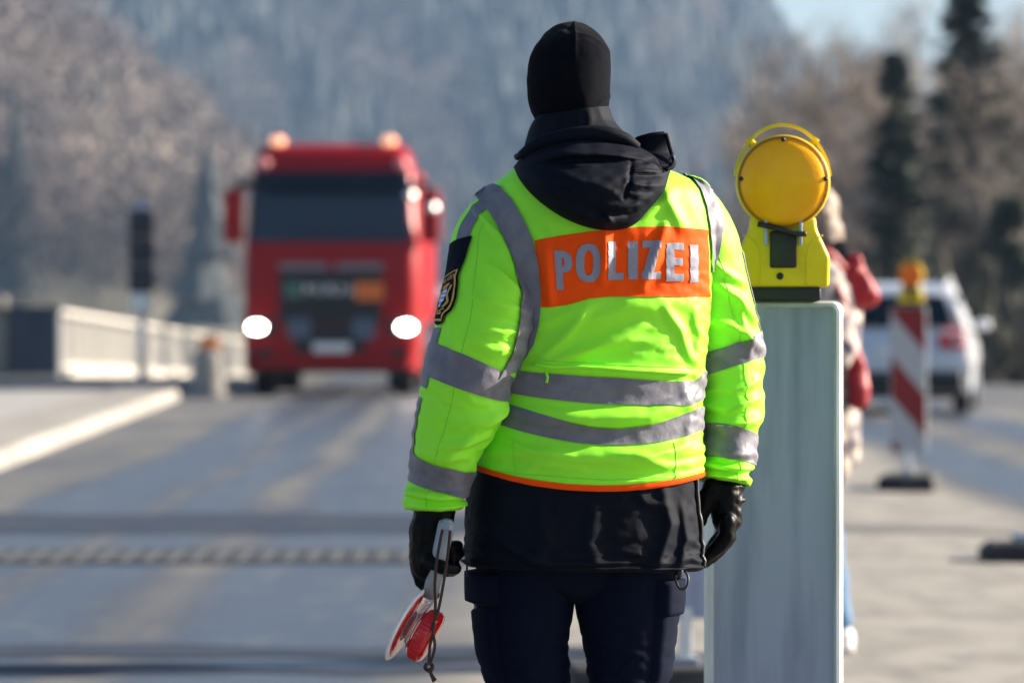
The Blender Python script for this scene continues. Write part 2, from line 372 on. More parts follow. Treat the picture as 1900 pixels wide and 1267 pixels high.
def up2(p, b0, b1):                  # carry a coarse result p over base b0 onto the finer base b1
    d = p-b0; nv0, nu0 = d.shape[:2]; nv1, nu1 = b1.shape[:2]
    tv = np.linspace(0, nv0-1, nv1); i = np.minimum(tv.astype(int), nv0-2); f = (tv-i)[:, None, None]; d = d[i]*(1-f)+d[i+1]*f
    tu = np.arange(nu1)*nu0/nu1; i = tu.astype(int) % nu0; f = (tu-np.floor(tu))[None, :, None]; d = d[:, i]*(1-f)+d[:, (i+1) % nu0]*f
    return b1+d
class Surf:
    def __init__(s, p): s.p = p; s.n = normals(p); s.nv, s.nu = p.shape[:2]
    def at(s, u, v, off=0.0):
        u = np.asarray(u, float) % 1.0; v = np.clip(np.asarray(v, float), 0, 1); a = u*s.nu; i = np.floor(a).astype(int) % s.nu; fu = (a-np.floor(a))[..., None]
        b = v*(s.nv-1); j = np.minimum(b.astype(int), s.nv-2); fv = (b-j)[..., None]; k = (i+1) % s.nu
        def bl(q): return (q[j, i]*(1-fu)+q[j, k]*fu)*(1-fv)+(q[j+1, i]*(1-fu)+q[j+1, k]*fu)*fv
        n = bl(s.n); return bl(s.p)+n*off/(np.linalg.norm(n, axis=-1)[..., None]+1e-9)
def ridge(X, Y, pts, amp, wd):       # height of a fold running along a line of pixels
    out = np.zeros_like(X); pts = np.asarray(pts, float); best = np.full(X.shape, 1e9); tt = np.zeros_like(X); L = 0; Ls = [0]
    for a, b in zip(pts[:-1], pts[1:]): Ls.append(Ls[-1]+np.linalg.norm(b-a))
    for k, (a, b) in enumerate(zip(pts[:-1], pts[1:])):
        e = b-a; t = np.clip(((X-a[0])*e[0]+(Y-a[1])*e[1])/(e@e), 0, 1); d = np.hypot(X-a[0]-t*e[0], Y-a[1]-t*e[1]); q = d < best
        best = np.where(q, d, best); tt = np.where(q, (Ls[k]+t*(Ls[k+1]-Ls[k]))/Ls[-1], tt)
    return amp*np.exp(-(best/wd)**2)*np.clip(np.sin(np.pi*np.clip(tt*.9+.05, 0, 1)), 0, 1)**.5

# ---------------------------------------------------------------- the officer
off = empty('person', (.145, D0, 0), 'person seen from behind in yellow-green high-visibility jacket, black balaclava and gloves', 'person')
YAW = R(15)
class Torso:                         # horizontal sections: y px, centre x, half width, half depth (px), depth offset
    def __init__(s, rows, sag=None, n=2.35, nv=150, nu=264, folds=(), yaw=YAW):
        s.rows = np.array(rows, float); s.sag = sag; s.e = n; s.y0, s.y1 = s.rows[0, 0], s.rows[-1, 0]; s.folds = folds; s.yaw = yaw
        s.base = s.make(nv, nu)
    def make(s, nv, nu):
        yy = np.linspace(s.y0, s.y1, nv); r = s.rows
        I = lambda k: np.interp(yy, r[:, 0], r[:, k])
        def sm(a):
            w_ = max(1, nv//40); q = np.pad(a, w_, mode='edge'); return np.convolve(q, np.ones(2*w_+1)/(2*w_+1), 'valid')
        cx, hw, hd, oy = sm(I(1)), sm(I(2)), sm(I(3)), sm(I(4))
        ph = 2*np.pi*np.arange(nu)/nu; c, sn = math.cos(s.yaw), math.sin(s.yaw)
        sg = lambda q: np.sign(q)*np.abs(q)**(2/s.e)
        a = np.sqrt(np.maximum(hw**2-(hd*sn)**2, 1))/c
        lx = -a[:, None]*sg(np.sin(ph)); ly = hd[:, None]*sg(np.cos(ph))
        X = cx[:, None]+lx*c-ly*sn; Yd = oy[:, None]+lx*sn+ly*c; Y = np.repeat(yy[:, None], nu, 1)
        if s.sag: Y = Y+s.sag(X, (Y-s.y0)/(s.y1-s.y0))
        back = Yd < oy[:, None]+20
        for pts, amp, wd in s.folds: Yd = Yd-np.where(back, ridge(X, Y, pts, amp*1.2, wd*.85), 0)
        s.X, s.Y = X, Y
        return np.dstack([(X-950)*K, D0+Yd*K, CAMZ-(Y-HZ)*K])
    def uv(s, px, py):               # back side of the undraped surface under a pixel
        px = np.asarray(px, float); py = np.asarray(py, float); v = (py-s.y0)/(s.y1-s.y0)
        for _ in range(6):
            yb = py-(s.sag(px, v) if s.sag else 0); v = np.clip((yb-s.y0)/(s.y1-s.y0), 0, 1)
        nv, nu = s.X.shape; j = np.clip(np.rint(v*(nv-1)).astype(int), 0, nv-1); u = np.zeros_like(px)
        for jj in np.unique(j):
            row = s.X[jj]; a, b = np.argmin(row), np.argmax(row); q = j == jj
            if b < a: b += nu
            idx = np.arange(a, b+1); u[q] = np.interp(px[q], row[idx % nu], idx/nu)
        return u, v
torso = Torso([(288, 1085, 92, 80, 0), (305, 1090, 125, 92, -2), (318, 1096, 148, 104, -4), (330, 1106, 172, 116, -6), (345, 1108, 194, 126, -8),
               (375, 1107, 209, 136, -10), (420, 1105, 215, 142, -12), (480, 1104, 215, 144, -12), (560, 1102, 214, 143, -8), (650, 1098, 211, 142, -4),
               (740, 1093, 209, 144, 0), (800, 1090, 211, 147, 0), (860, 1089, 214, 149, 0), (897, 1089, 215, 148, 0)],
              sag=lambda X, v: -26*np.clip((X-1125)/205, -1.3, 1.15)**2*np.clip(v, 0, 1)**3,
              folds=[([(1010, 436), (1014, 490), (1020, 560)], 11, 9), ([(1118, 420), (1119, 470), (1114, 520)], 8, 10), ([(1232, 415), (1212, 470), (1188, 530)], 7, 10),
                     ([(1225, 335), (1240, 380), (1262, 420)], 8, 13), ([(1190, 400), (1215, 385), (1250, 350)], 5, 9),
                     ([(960, 760), (1080, 772), (1200, 764), (1290, 735)], 12, 17), ([(920, 830), (1040, 836), (1180, 846), (1290, 830)], 9, 20),
                     ([(1000, 640), (1070, 600), (1160, 570), (1250, 560)], 6, 22), ([(990, 675), (1080, 640), (1180, 625)], 5, 16), ([(1000, 600), (1060, 575), (1110, 560)], 4, 12),
                     ([(985, 674), (1130, 684), (1285, 690)], 6, 7), ([(1010, 655), (1050, 620), (1085, 570)], 6, 10), ([(1020, 668), (1100, 640), (1190, 600)], 6, 9), ([(1230, 570), (1260, 610), (1275, 660)], 6, 9), ([(930, 805), (985, 830), (1060, 838)], 6, 8), ([(1130, 830), (1200, 838), (1270, 822)], 6, 8), ([(1285, 560), (1298, 620), (1290, 690)], 8, 14), ([(1262, 700), (1280, 760), (1270, 830)], 6, 14),
                     ([(1180, 840), (1230, 860), (1285, 855)], 5, 10), ([(950, 870), (1000, 855), (1080, 862)], 4, 9)])
b0 = torso.make(76, 132); b1 = torso.make(150, 264)
sv = np.interp(np.linspace(torso.y0, torso.y1, 76), [288, 420, 560, 680, 760, 840, 897], [.0, .012, .03, .05, .065, .03, .0])[:, None]
t0 = relax(b0, .018, sv, 170, .030, 3, grav=.00004, kb=.3, tether=.012)
t1 = up2(t0, b0, b1)
def relax_from(p, base, *a, **k):    # a few fine-grid passes from a carried-over start
    global _start
    n = normals(base); d = ((p-base)*n).sum(2); return p
def fine(base, start, sh, sv, iters, seed, dmax=.03, kb=.12, amp=.0006, grav=.00002, pin=(2, 2)):
    nv, nu = base.shape[:2]
    n = normals(start); co = start.reshape(-1, 3)
    s2 = start+n*(amp*vnoise(co, 70, seed)).reshape(nv, nu)[..., None]
    # keep the coarse shape as the new body with a little room to buckle
    return relax(s2, sh, sv, iters, dmax*.25, seed+5, grav=grav, amp=amp*.4, kb=kb, pin=pin, tether=.02)
t1 = fine(b1, t1, .006, .008, 40, 11)
T = Surf(t1)
jacket = gridobj('jacket', t1, M['fluo'], off)
def tdecal(name, PX, PY, offm, m, parent, flip=False):
    u, v = torso.uv(PX, PY); return gridobj(name, T.at(u, v, offm), m, parent, wrap=False, flip=flip)
def polyi(pts, n):
    pts = np.array(pts, float); d = np.r_[0, np.cumsum(np.hypot(*np.diff(pts, axis=0).T))]; t = np.linspace(0, d[-1], n)
    return np.stack([np.interp(t, d, pts[:, 0]), np.interp(t, d, pts[:, 1])], 1)
def ruled(e0, e1, n, m):             # grid of pixels between two lines
    a, b = polyi(e0, n), polyi(e1, n); t = np.linspace(0, 1, m)[:, None, None]; q = a*(1-t)+b*t; return q[..., 0], q[..., 1]
# reflective hoops right round the body
def hoop(top, bot, name):
    us = np.linspace(0, 1, 400, endpoint=False); rows = []
    def curve(pts):
        pts = np.array(pts, float); u, v = torso.uv(pts[:, 0], pts[:, 1]); v_ = np.interp(us, np.r_[u], v)
        return v_
    vt, vb = curve(top), curve(bot)
    G = np.array([T.at(us, vt*(1-t)+vb*t, .0022) for t in np.linspace(0, 1, 12)])
    return gridobj(name, G, M['tape'], jacket)
hoop([(900, 676), (945, 680), (1010, 686), (1130, 694), (1230, 702), (1282, 702), (1305, 686)], [(900, 720), (945, 722), (1080, 739), (1200, 746), (1280, 746), (1306, 730)], 'reflective_band')
hoop([(900, 728), (932, 738), (1010, 762), (1100, 783), (1150, 787), (1220, 776), (1290, 752)], [(900, 768), (918, 776), (1000, 800), (1080, 814), (1140, 818), (1220, 812), (1295, 795)], 'reflective_band')
# shoulder straps
PX, PY = ruled([(898, 352), (915, 345), (930, 352), (950, 372), (972, 410), (988, 445), (999, 490), (1004, 545), (1000, 600), (990, 640), (962, 682)],
               [(884, 368), (885, 362), (888, 372), (905, 392), (930, 432), (948, 470), (955, 505), (966, 545), (962, 600), (950, 650), (925, 700)], 120, 16)
STRAP_L = (PX, PY)
PX, PY = ruled([(1262, 318), (1280, 330), (1296, 352), (1307, 385), (1313, 422), (1317, 470), (1318, 505)], [(1294, 332), (1310, 344), (1326, 364), (1337, 395), (1339, 430), (1333, 470), (1322, 505)], 120, 10)
STRAP_R = (PX, PY)
# orange panel with the letters
TOP = [(992, 446), (1040, 437), (1090, 430), (1180, 421), (1240, 420), (1310, 425)]; BOT = [(1004, 568), (1050, 564), (1090, 552), (1130, 548), (1200, 549), (1315, 549)]
PX, PY = ruled(TOP, BOT, 330, 130)
u, v = torso.uv(PX, PY)
panel = gridobj('back_panel', T.at(u, v, .0020)[::2, ::2], M['orange'], jacket, wrap=False)
def in_letter(ch, a, b, th):         # a 0..1 across, b 0..1 down, th stroke as fraction of width / height
    tx, ty = th
    if ch == 'I': return np.ones_like(a, bool)
    if ch == 'L': return (a < tx) | (b > 1-ty)
    if ch == 'E': return (a < tx) | (b < ty) | (b > 1-ty) | ((np.abs(b-.49) < ty/2) & (a < .92))
    if ch == 'Z': return (b < ty) | (b > 1-ty) | ((np.abs(a-(1-tx*.55-(1-tx*1.1)*b)) < tx*.55))
    if ch == 'O':
        r = np.abs((a-.5)/.5)**2.5+np.abs((b-.5)/.5)**2.5; q = np.abs((a-.5)/(.5-tx))**2.4+np.abs((b-.5)/(.5-ty))**2.4; return (r < 1) & (q > 1)
    if ch == 'P':
        c, d = (a-.42)/.58, (b-.29)/.29; r = np.where(a > .42, np.abs(c)**2.2+np.abs(d)**2.2 < 1, np.abs(d) < 1)
        q = np.where(a > .42, np.abs((a-.42)/(.58-tx))**2.2+np.abs((b-.29)/(.29-ty))**2.2 < 1, np.abs(b-.29) < .29-ty)
        return (a < tx) | (r & ~q)
LET = [('P', 1025, 1058, 464, 535), ('O', 1066, 1112, 452, 521), ('L', 1123, 1152, 448, 517), ('I', 1160, 1178, 447, 515), ('Z', 1186, 1220, 446, 515), ('E', 1230, 1262, 450, 519), ('I', 1274, 1289, 453, 521)]
G = T.at(u, v, .0034)
for ch, x0, x1, y0, y1 in LET:
    sh = {'P': -.08}.get(ch, 0)
    cxq = .25*(PX[1:, 1:]+PX[:-1, 1:]+PX[1:, :-1]+PX[:-1, :-1]); cyq = .25*(PY[1:, 1:]+PY[:-1, 1:]+PY[1:, :-1]+PY[:-1, :-1])
    a = (cxq-x0-(cyq-y0)*(-sh))/(x1-x0); b = (cyq-y0)/(y1-y0); ins = (a >= 0) & (a <= 1) & (b >= 0) & (b <= 1) & in_letter(ch, a, b, (14.5/(x1-x0), 12.5/(y1-y0)))
    jj, ii = np.nonzero(ins); nu_ = PX.shape[1]; fs = np.stack([jj*nu_+ii, jj*nu_+ii+1, (jj+1)*nu_+ii+1, (jj+1)*nu_+ii], 1)
    un, inv = np.unique(fs, return_inverse=True)
    obj('letter', G.reshape(-1, 3)[un], inv.reshape(-1, 4), M['letter'], panel)
# zip under the panel, orange hem binding, collar strip
zp = polyi([(992, 671), (1060, 676), (1150, 682), (1272, 688)], 60); u, v = torso.uv(zp[:, 0], zp[:, 1])
zo = obj('zip', *sweep(T.at(u, v, .003), .0034, 6), M['fluo'], jacket)
u2, v2 = torso.uv(np.array([1012.]), np.array([677.])); q = T.at(u2, v2, .006)[0]
obj('zip_pull', *sweep([q, q+[.004, -.003, -.012], q+[.002, -.002, -.022]], .0025, 6), M['fluo'], zo)
hem = np.concatenate([t1[-1:], ]) [0]; hem = np.vstack([hem, hem[:1]])
us = np.linspace(0, 1, 300, endpoint=False)
HB = np.array([T.at(us, np.full(300, 1.0), .003)+np.array([0, 0, dz]) for dz in (.004, .001, -.004, -.007)]); HB[-1] -= .004*normals(HB)[-1]
gridobj('hem_binding', HB, M['orange'], jacket)

# sleeves
class Sleeve:
    def __init__(s, pts, nv=130, nu=120):  # x px, y px, depth m, radius px, depth radius px
        s.pts = np.array(pts, float); s.folds = ()
    def make(s, nv, nu):
        q = catmull(s.pts, nv); c = np.stack([(q[:, 0]-950)*K, D0+q[:, 2], CAMZ-(q[:, 1]-HZ)*K], 1)
        t = np.gradient(c, axis=0); t /= np.linalg.norm(t, axis=1)[:, None]
        sd = np.array([1., 0, 0])-t*t[:, :1]; sd /= np.linalg.norm(sd, axis=1)[:, None]; dp = np.cross(t, sd)   # dp points roughly +-Y
        sgn = np.sign(dp[:, 1:2]); dp = dp*sgn
        ph = 2*np.pi*np.arange(nu)/nu
        p_ = c[:, None]+(-np.sin(ph))[None, :, None]*(q[:, 3]*K)[:, None, None]*sd[:, None]+np.cos(ph)[None, :, None]*(q[:, 4]*K)[:, None, None]*dp[:, None]
        X = p_[..., 0]/K+950; Y = HZ-(p_[..., 2]-CAMZ)/K; n = normals(p_); bk = np.clip(np.cos(ph)*-2+.4, 0, 1)[None]
        for pts, amp, wd in s.folds: p_ = p_+n*(bk*ridge(X, Y, pts, amp*1.35, wd*.82)*K)[..., None]
        return p_
    def drape(s, svk, seed, nv=130, nu=120, sh=.025, dm=.026):
        a = s.make(nv//2, nu//2); sv_ = np.interp(np.linspace(0, 1, nv//2), *svk)[:, None]
        p = relax(a, sh, sv_, 180, dm, seed, grav=.0001, amp=.005, kb=.3, pin=(4, 2), tether=.01); b = s.make(nv, nu)
        return fine(b, up2(p, a, b), .006, .012, 40, seed+3, dmax=.028)
def lip(p, inset=.006, depth=.03):   # turn a tube's lower end inwards
    c = p[-1].mean(0); d = (p[-1]-p[-18]); d = d.mean(0)/np.linalg.norm(d.mean(0)); r = p[-1]-c; L = np.linalg.norm(r, axis=1)[:, None]
    return np.concatenate([p, (c+r*(1-inset*.5/L)+d*.002)[None], (c+r*(1-inset/L))[None], (c+r*(1-(inset+.004)/L)-d*depth)[None]])
sl = Sleeve([(962, 372, -.05, 44, 55), (928, 412, -.055, 62, 68), (909, 455, -.066, 71, 74), (905, 520, -.095, 76, 80), (897, 590, -.13, 82, 82), (872, 680, -.142, 80, 80),
             (856, 745, -.140, 76, 76), (836, 805, -.135, 66, 70), (819, 870, -.125, 55, 60), (811, 908, -.12, 53, 58), (811, 938, -.12, 48, 53)])
sl.folds = [([(880, 385), (925, 440), (960, 520)], 6, 7), ([(978, 575), (930, 565), (880, 545)], 9, 10), ([(975, 600), (930, 610), (880, 605)], 8, 11), ([(968, 545), (935, 515), (905, 490)], 7, 9), ([(960, 640), (915, 640), (870, 625)], 6, 9),
            ([(945, 740), (900, 765), (850, 775)], 8, 11), ([(905, 790), (870, 805), (820, 812)], 8, 9), ([(925, 755), (880, 785), (835, 830)], 6, 8), ([(870, 830), (830, 835), (790, 825)], 6, 8), ([(862, 898), (815, 908), (765, 898)], 9, 7), ([(862, 925), (820, 935), (775, 922)], 7, 7), ([(830, 560), (845, 610), (850, 650)], 5, 10)]
pl = sl.drape(([0, .2, .4, .55, .7, .85, .93, 1], [0, .02, .035, .06, .075, .05, .08, .02]), 21)
ls = lip(pl); SL = Surf(pl); sleeve_l = gridobj('sleeve', ls, M['fluo'], jacket)
sr = Sleeve([(1262, 362, .0, 42, 52), (1290, 402, .035, 56, 66), (1306, 450, .06, 68, 74), (1318, 530, .085, 76, 78), (1332, 590, .095, 76, 78), (1346, 655, .10, 75, 76),
             (1357, 740, .095, 62, 68), (1354, 830, .08, 52, 60), (1350, 868, .075, 46, 54), (1346, 898, .07, 40, 48)])
sr.folds = [([(1330, 520), (1365, 545), (1400, 590)], 8, 9), ([(1325, 590), (1360, 600), (1405, 640)], 7, 9), ([(1322, 480), (1345, 500), (1380, 520)], 6, 8), ([(1308, 745), (1350, 755), (1405, 730)], 9, 8), ([(1308, 772), (1350, 785), (1408, 770)], 10, 8), ([(1320, 715), (1360, 720), (1410, 700)], 6, 7),
            ([(1305, 850), (1345, 866), (1392, 858)], 8, 7), ([(1310, 872), (1345, 886), (1385, 880)], 8, 6), ([(1310, 826), (1345, 838), (1395, 832)], 5, 6), ([(1370, 560), (1385, 620), (1390, 660)], 6, 8)]
pr = sr.drape(([0, .2, .4, .55, .7, .85, .93, 1], [0, .02, .03, .07, .10, .08, .08, .02]), 31)
SR = Surf(pr); sleeve_r = gridobj('sleeve', lip(pr), M['fluo'], jacket)
from mathutils.bvhtree import BVHTree
def bvh(gs):
    b = MB()
    for q in gs: b.add(q.reshape(-1, 3), gridf(q.shape[0], q.shape[1]))
    return BVHTree.FromPolygons(np.concatenate(b.v).tolist(), b.f)
def lay(name, PX, PY, gs, offm, m, parent, blur=2):   # lay a strip over whichever layer of the jacket is outermost there
    tr = bvh(gs); Yh = np.full(PX.shape, np.nan)
    for j in range(PX.shape[0]):
        for i in range(PX.shape[1]):
            q = PP(PX[j, i], PY[j, i], -.6); h = tr.ray_cast(Vector(q), Vector((0, 1, 0)))
            if h[0] is not None: Yh[j, i] = h[0].y
    for j in range(PX.shape[0]):
        r = Yh[j]; ok = ~np.isnan(r)
        if ok.any(): Yh[j] = np.interp(np.arange(len(r)), np.nonzero(ok)[0], r[ok])
    Yh = np.where(np.isnan(Yh), np.nanmean(Yh), Yh)
    G = np.dstack([(PX-950)*K, Yh, CAMZ-(PY-HZ)*K]); S0 = G.copy()
    for _ in range(blur):
        G[:, 1:-1, 1] = .25*G[:, :-2, 1]+.5*G[:, 1:-1, 1]+.25*G[:, 2:, 1]; G[1:-1, :, 1] = .25*G[:-2, :, 1]+.5*G[1:-1, :, 1]+.25*G[2:, :, 1]
    G[..., 1] = np.minimum(G[..., 1], S0[..., 1])
    du = np.gradient(G, axis=1); dv = np.gradient(G, axis=0); n = np.cross(du, dv); n /= np.linalg.norm(n, axis=2)[..., None]+1e-9; n = np.where(n[..., 1:2] > 0, -n, n)
    G = G+n*(offm+.0016*(1+vnoise(G.reshape(-1, 3)@np.array([[1, 0, .5], [0, 1, 0], [-.5, 0, 2.0]]), 34, 7)).reshape(PX.shape))[..., None]
    return gridobj(name, G, m, parent, wrap=False)
lay('reflective_strap', *STRAP_L, [t1, pl], .0028, M['tape'], jacket); lay('reflective_strap', *STRAP_R, [t1, pr], .0028, M['tape'], jacket)
def sband(S, sl_, pts, par, y0, y1, tilt):   # band round a sleeve, y range in px at the tube axis
    q = catmull(sl_.pts, S.nv); v0, v1 = np.interp([y0, y1], q[:, 1], np.linspace(0, 1, S.nv)); us = np.linspace(0, 1, 200, endpoint=False)
    return gridobj('reflective_band', np.array([S.at(us, v0*(1-t)+v1*t+tilt*(-np.sin(2*np.pi*us)), .0024) for t in np.linspace(0, 1, 14)]), M['tape'], par)
sband(SL, sl, None, sleeve_l, 660, 708, .010); sband(SL, sl, None, sleeve_l, 838, 886, .004)
sband(SR, sr, None, sleeve_r, 634, 680, -.016); sband(SR, sr, None, sleeve_r, 792, 846, .008)
def sstrip(S, par, u0, u1, v0, v1, nm='reflective_strip', m=None, offm=.0022):
    vv = np.linspace(v0, v1, 80)
    a = np.array([[u0(t) if callable(u0) else u0, u1(t) if callable(u1) else u1] for t in np.linspace(0, 1, 80)])
    us = a[:, :1]+(a[:, 1:]-a[:, :1])*np.linspace(0, 1, 10)[None]
    return gridobj(nm, S.at(us, np.repeat(vv[:, None], 10, 1), offm), m or M['tape'], par, wrap=False)
sstrip(SL, sleeve_l, .355, .425, .07, .24); sstrip(SL, sleeve_l, .285, .345, .44, .56); sstrip(SL, sleeve_l, .262, .31, .60, .80)
sstrip(SR, sleeve_r, .725, .77, .25, .52)
# patch holder with the shoulder badge
def badge():
    q = catmull(sl.pts, SL.nv); vy = lambda y: np.interp(y, q[:, 1], np.linspace(0, 1, SL.nv))
    n, m = 40, 150; t = np.linspace(0, 1, m); vv = np.interp(t, [0, 1], [vy(468), vy(622)])
    def half(t): return np.interp(t, [0, .02, .45, .55, .66, .78, .88, .95, .985, 1], [.062, .062, .052, .050, .060, .064, .056, .042, .024, .006])
    cu = .376-.050*t; hw = half(t); us = cu[:, None]+hw[:, None]*np.linspace(-1, 1, n)[None]
    V = np.repeat(vv[:, None], n, 1); b = gridobj('badge_holder', SL.at(us, V, .0045), M['black'], sleeve_l, wrap=False); b['label'] = 'black shield badge with gold edging and arms'
    b.data.materials[0] = M['navy']
    n2, m2 = 90, 300; t = np.linspace(0, 1, m2); vv = np.interp(t, [0, 1], [vy(468), vy(622)]); cu = .376-.050*t; hw = half(t)
    us = cu[:, None]+hw[:, None]*np.linspace(-1, 1, n2)[None]; V = np.repeat(vv[:, None], n2, 1); G = SL.at(us, V, .0062)
    a = np.linspace(-1, 1, n2); A, B = np.meshgrid(.5*(a[1:]+a[:-1]), .5*(t[1:]+t[:-1])); H = half(B)/.064; X = A*H
    def put(name, ins, mt):
        jj, ii = np.nonzero(ins); fs = np.stack([jj*n2+ii, jj*n2+ii+1, (jj+1)*n2+ii+1, (jj+1)*n2+ii], 1); un, inv = np.unique(fs, return_inverse=True)
        obj(name, G.reshape(-1, 3)[un], inv.reshape(-1, 4), mt, b)
    ed = H-.12
    border = (B > .455) & (B < .965) & (np.abs(X) < ed) & ((np.abs(X) > ed-.12) | (B < .475) | (B > .945))
    put('gold_border', border, M['gold'])
    txt = np.zeros_like(border)
    for k, ch in enumerate('POLIZEI'):
        w_ = .17; x0 = -.56+k*.163; wd = .125 if ch != 'I' else .05; x0 = x0+(.04 if ch == 'I' else 0)
        aa = (X-x0)/wd; bb = (B-.505)/.055; txt |= (aa >= 0) & (aa <= 1) & (bb >= 0) & (bb <= 1) & in_letter(ch, np.clip(aa, 0, 1), np.clip(bb, 0, 1), (.34 if ch != 'I' else 1, .2))
    put('badge_lettering', txt, M['gold'])
    sh = (np.abs(X) < .22-.10*np.clip((B-.76)/.08, 0, 1)**2) & (B > .66) & (B < .84)
    loz = ((np.floor((X*1.0+(B-.6)*3.4)/.13)+np.floor((X*1.2-(B-.6)*1.6)/.13)) % 2) == 0
    put('arms_field', sh & loz, M['blue']); put('arms_lozenge', sh & ~loz, M['white'])
    lion = ((np.abs(np.abs(X)-.40-.08*np.sin((B-.6)*38)) < .085) & (B > .64) & (B < .86)) | ((np.abs(X) < .30) & (B > .60) & (B < .635) & (np.abs(np.sin(X*26)) > .25)) | ((np.abs(X) < .2) & (B > .638) & (B < .652))
    put('arms_lions', lion & ~sh, M['gold']); put('arms_scroll', ((np.abs(X) < .5) & (B > .868) & (B < .878)) | ((np.abs(X) < .38) & (B > .888) & (B < .902)), M['gold'])
badge()

# seams
seam = mat('seam_thread', (.24, .78, .02), .7)
for pts in ([(955, 800), (953, 840), (958, 884)], [(1245, 815), (1250, 850), (1248, 884)], [(900, 866), (1000, 874), (1120, 883), (1220, 881), (1295, 862)], [(1010, 663), (1130, 671), (1280, 678)]):
    q = polyi(pts, 50); u, v = torso.uv(q[:, 0], q[:, 1]); obj('seam', *sweep(T.at(u, v, .0002), .0008, 5), seam, jacket)
for S, par, uu_ in ((SL, sleeve_l, .46), (SR, sleeve_r, .57)):
    obj('seam', *sweep(S.at(np.full(110, uu_), np.linspace(.16, .97, 110), .0002), .0008, 5), seam, par)
# dark parka below the jacket
tail = Torso([(820, 1088, 190, 132, 0), (880, 1081, 207, 140, 0), (940, 1080, 212, 143, 0), (1000, 1082, 214, 143, 0), (1035, 1083, 216, 144, 0), (1050, 1083, 217, 143, 0)],
             sag=lambda X, v: 6*np.clip((X-1080)/210, -1, 1)*np.clip(v, 0, 1)**2, n=2.5,
             folds=[([(1225, 900), (1240, 960), (1215, 1040)], 9, 13), ([(1262, 930), (1270, 990), (1255, 1045)], 8, 10), ([(1180, 905), (1195, 920), (1230, 925)], 5, 9), ([(900, 960), (960, 1000), (1020, 1040)], 5, 16),
                    ([(1100, 930), (1090, 990), (1110, 1045)], 4, 16), ([(1250, 1030), (1275, 1022), (1296, 1035)], 5, 7), ([(1000, 930), (1010, 985), (990, 1040)], 4, 18)])
a0 = tail.make(44, 120); b = tail.make(88, 240)
tp = relax(a0, .03, np.interp(np.linspace(0, 1, 44), [0, .6, 1], [0, .02, .0])[:, None], 130, .016, 41, grav=.0001, amp=.003, pin=(3, 1)); tp = fine(b, up2(tp, a0, b), .02, .012, 30, 47, pin=(2, 0))
tailo = gridobj('parka_tail', lip(tp, .008, .05), M['navy'], off); TT = Surf(tp)
us = np.linspace(0, 1, 260, endpoint=False)
obj('hem_seam', *sweep(np.vstack([TT.at(us, np.full(260, .955), .0015)]+[TT.at(us[:1], np.full(1, .955), .0015)]), .0022, 6), M['navy'], tailo)
zz = polyi([(1286, 872), (1290, 930), (1296, 1000), (1299, 1046)], 30); u, v = tail.uv(zz[:, 0], zz[:, 1]); obj('side_zip', *sweep(TT.at(u, v, .003), .004, 6), M['black'], tailo)
obj('drawcord', *sweep([PP(1256, 1048, -.06), PP(1250, 1066, -.07), PP(1258, 1086, -.075), PP(1270, 1084, -.075), PP(1274, 1066, -.07), PP(1264, 1048, -.06)], .0022, 8, 40), M['black'], tailo)
obj('cord_stopper', *capsule(PP(1259, 1054, -.075), PP(1258, 1060, -.075), .006, .006), M['black'], tailo)
obj('drawcord', *sweep([PP(868, 1042, -.05), PP(867, 1052, -.055), PP(869, 1064, -.055)], .002, 8, 20), M['black'], tailo)

# trousers (two legs joined at the seat), pockets, piping
class Leg(Sleeve): pass
lg = Leg([(985, 960, .0, 96, 118), (978, 1040, .0, 94, 112), (975, 1110, .0, 90, 104), (974, 1180, .0, 81, 94), (984, 1260, .0, 72, 84), (985, 1380, -.005, 66, 76), (985, 1460, -.0, 62, 70), (984, 1600, .02, 60, 70), (984, 1760, .02, 56, 66), (984, 1905, .02, 56, 70)])
pg = lg.drape(([0, .2, .35, .6, .8, 1], [0, .02, .03, .06, .07, .06]), 51, nv=190, nu=110, sh=.015, dm=.02)
trousers = gridobj('trousers', lip(pg), M['trouser'], off)
lg2 = Leg([(1150, 960, .02, 98, 118), (1156, 1040, .02, 97, 112), (1160, 1110, .02, 92, 104), (1163, 1180, .02, 81, 94), (1164, 1260, .02, 71, 84), (1166, 1380, .03, 66, 76), (1168, 1460, .04, 62, 70), (1170, 1600, .06, 60, 70), (1170, 1760, .06, 56, 66), (1170, 1905, .06, 56, 70)])
pg2 = lg2.drape(([0, .2, .35, .6, .8, 1], [0, .02, .03, .06, .07, .06]), 61, nv=190, nu=110, sh=.015, dm=.02)
gridobj('trouser_leg', lip(pg2), M['trouser'], trousers)
seat = Torso([(960, 1070, 175, 118, 6), (1040, 1070, 165, 112, 6), (1080, 1068, 130, 100, 6), (1100, 1066, 75, 84, 6), (1116, 1066, 22, 50, 6)], nv=40, nu=100)
gridobj('trouser_seat', seat.base, M['trouser'], trousers)
LG, LG2 = Surf(pg), Surf(pg2)
qy = catmull(lg.pts, LG.nv)[:, 1]; vy = lambda y: float(np.interp(y, qy, np.linspace(0, 1, LG.nv)))
vv = np.linspace(vy(1078), vy(1330), 60); obj('piping', *sweep(LG.at(np.full(60, .285), vv, .002), .0035, 6), M['piping'], trousers); obj('piping', *sweep(LG.at(np.full(60, .262), vv, .002), .0035, 6), M['piping'], trousers)
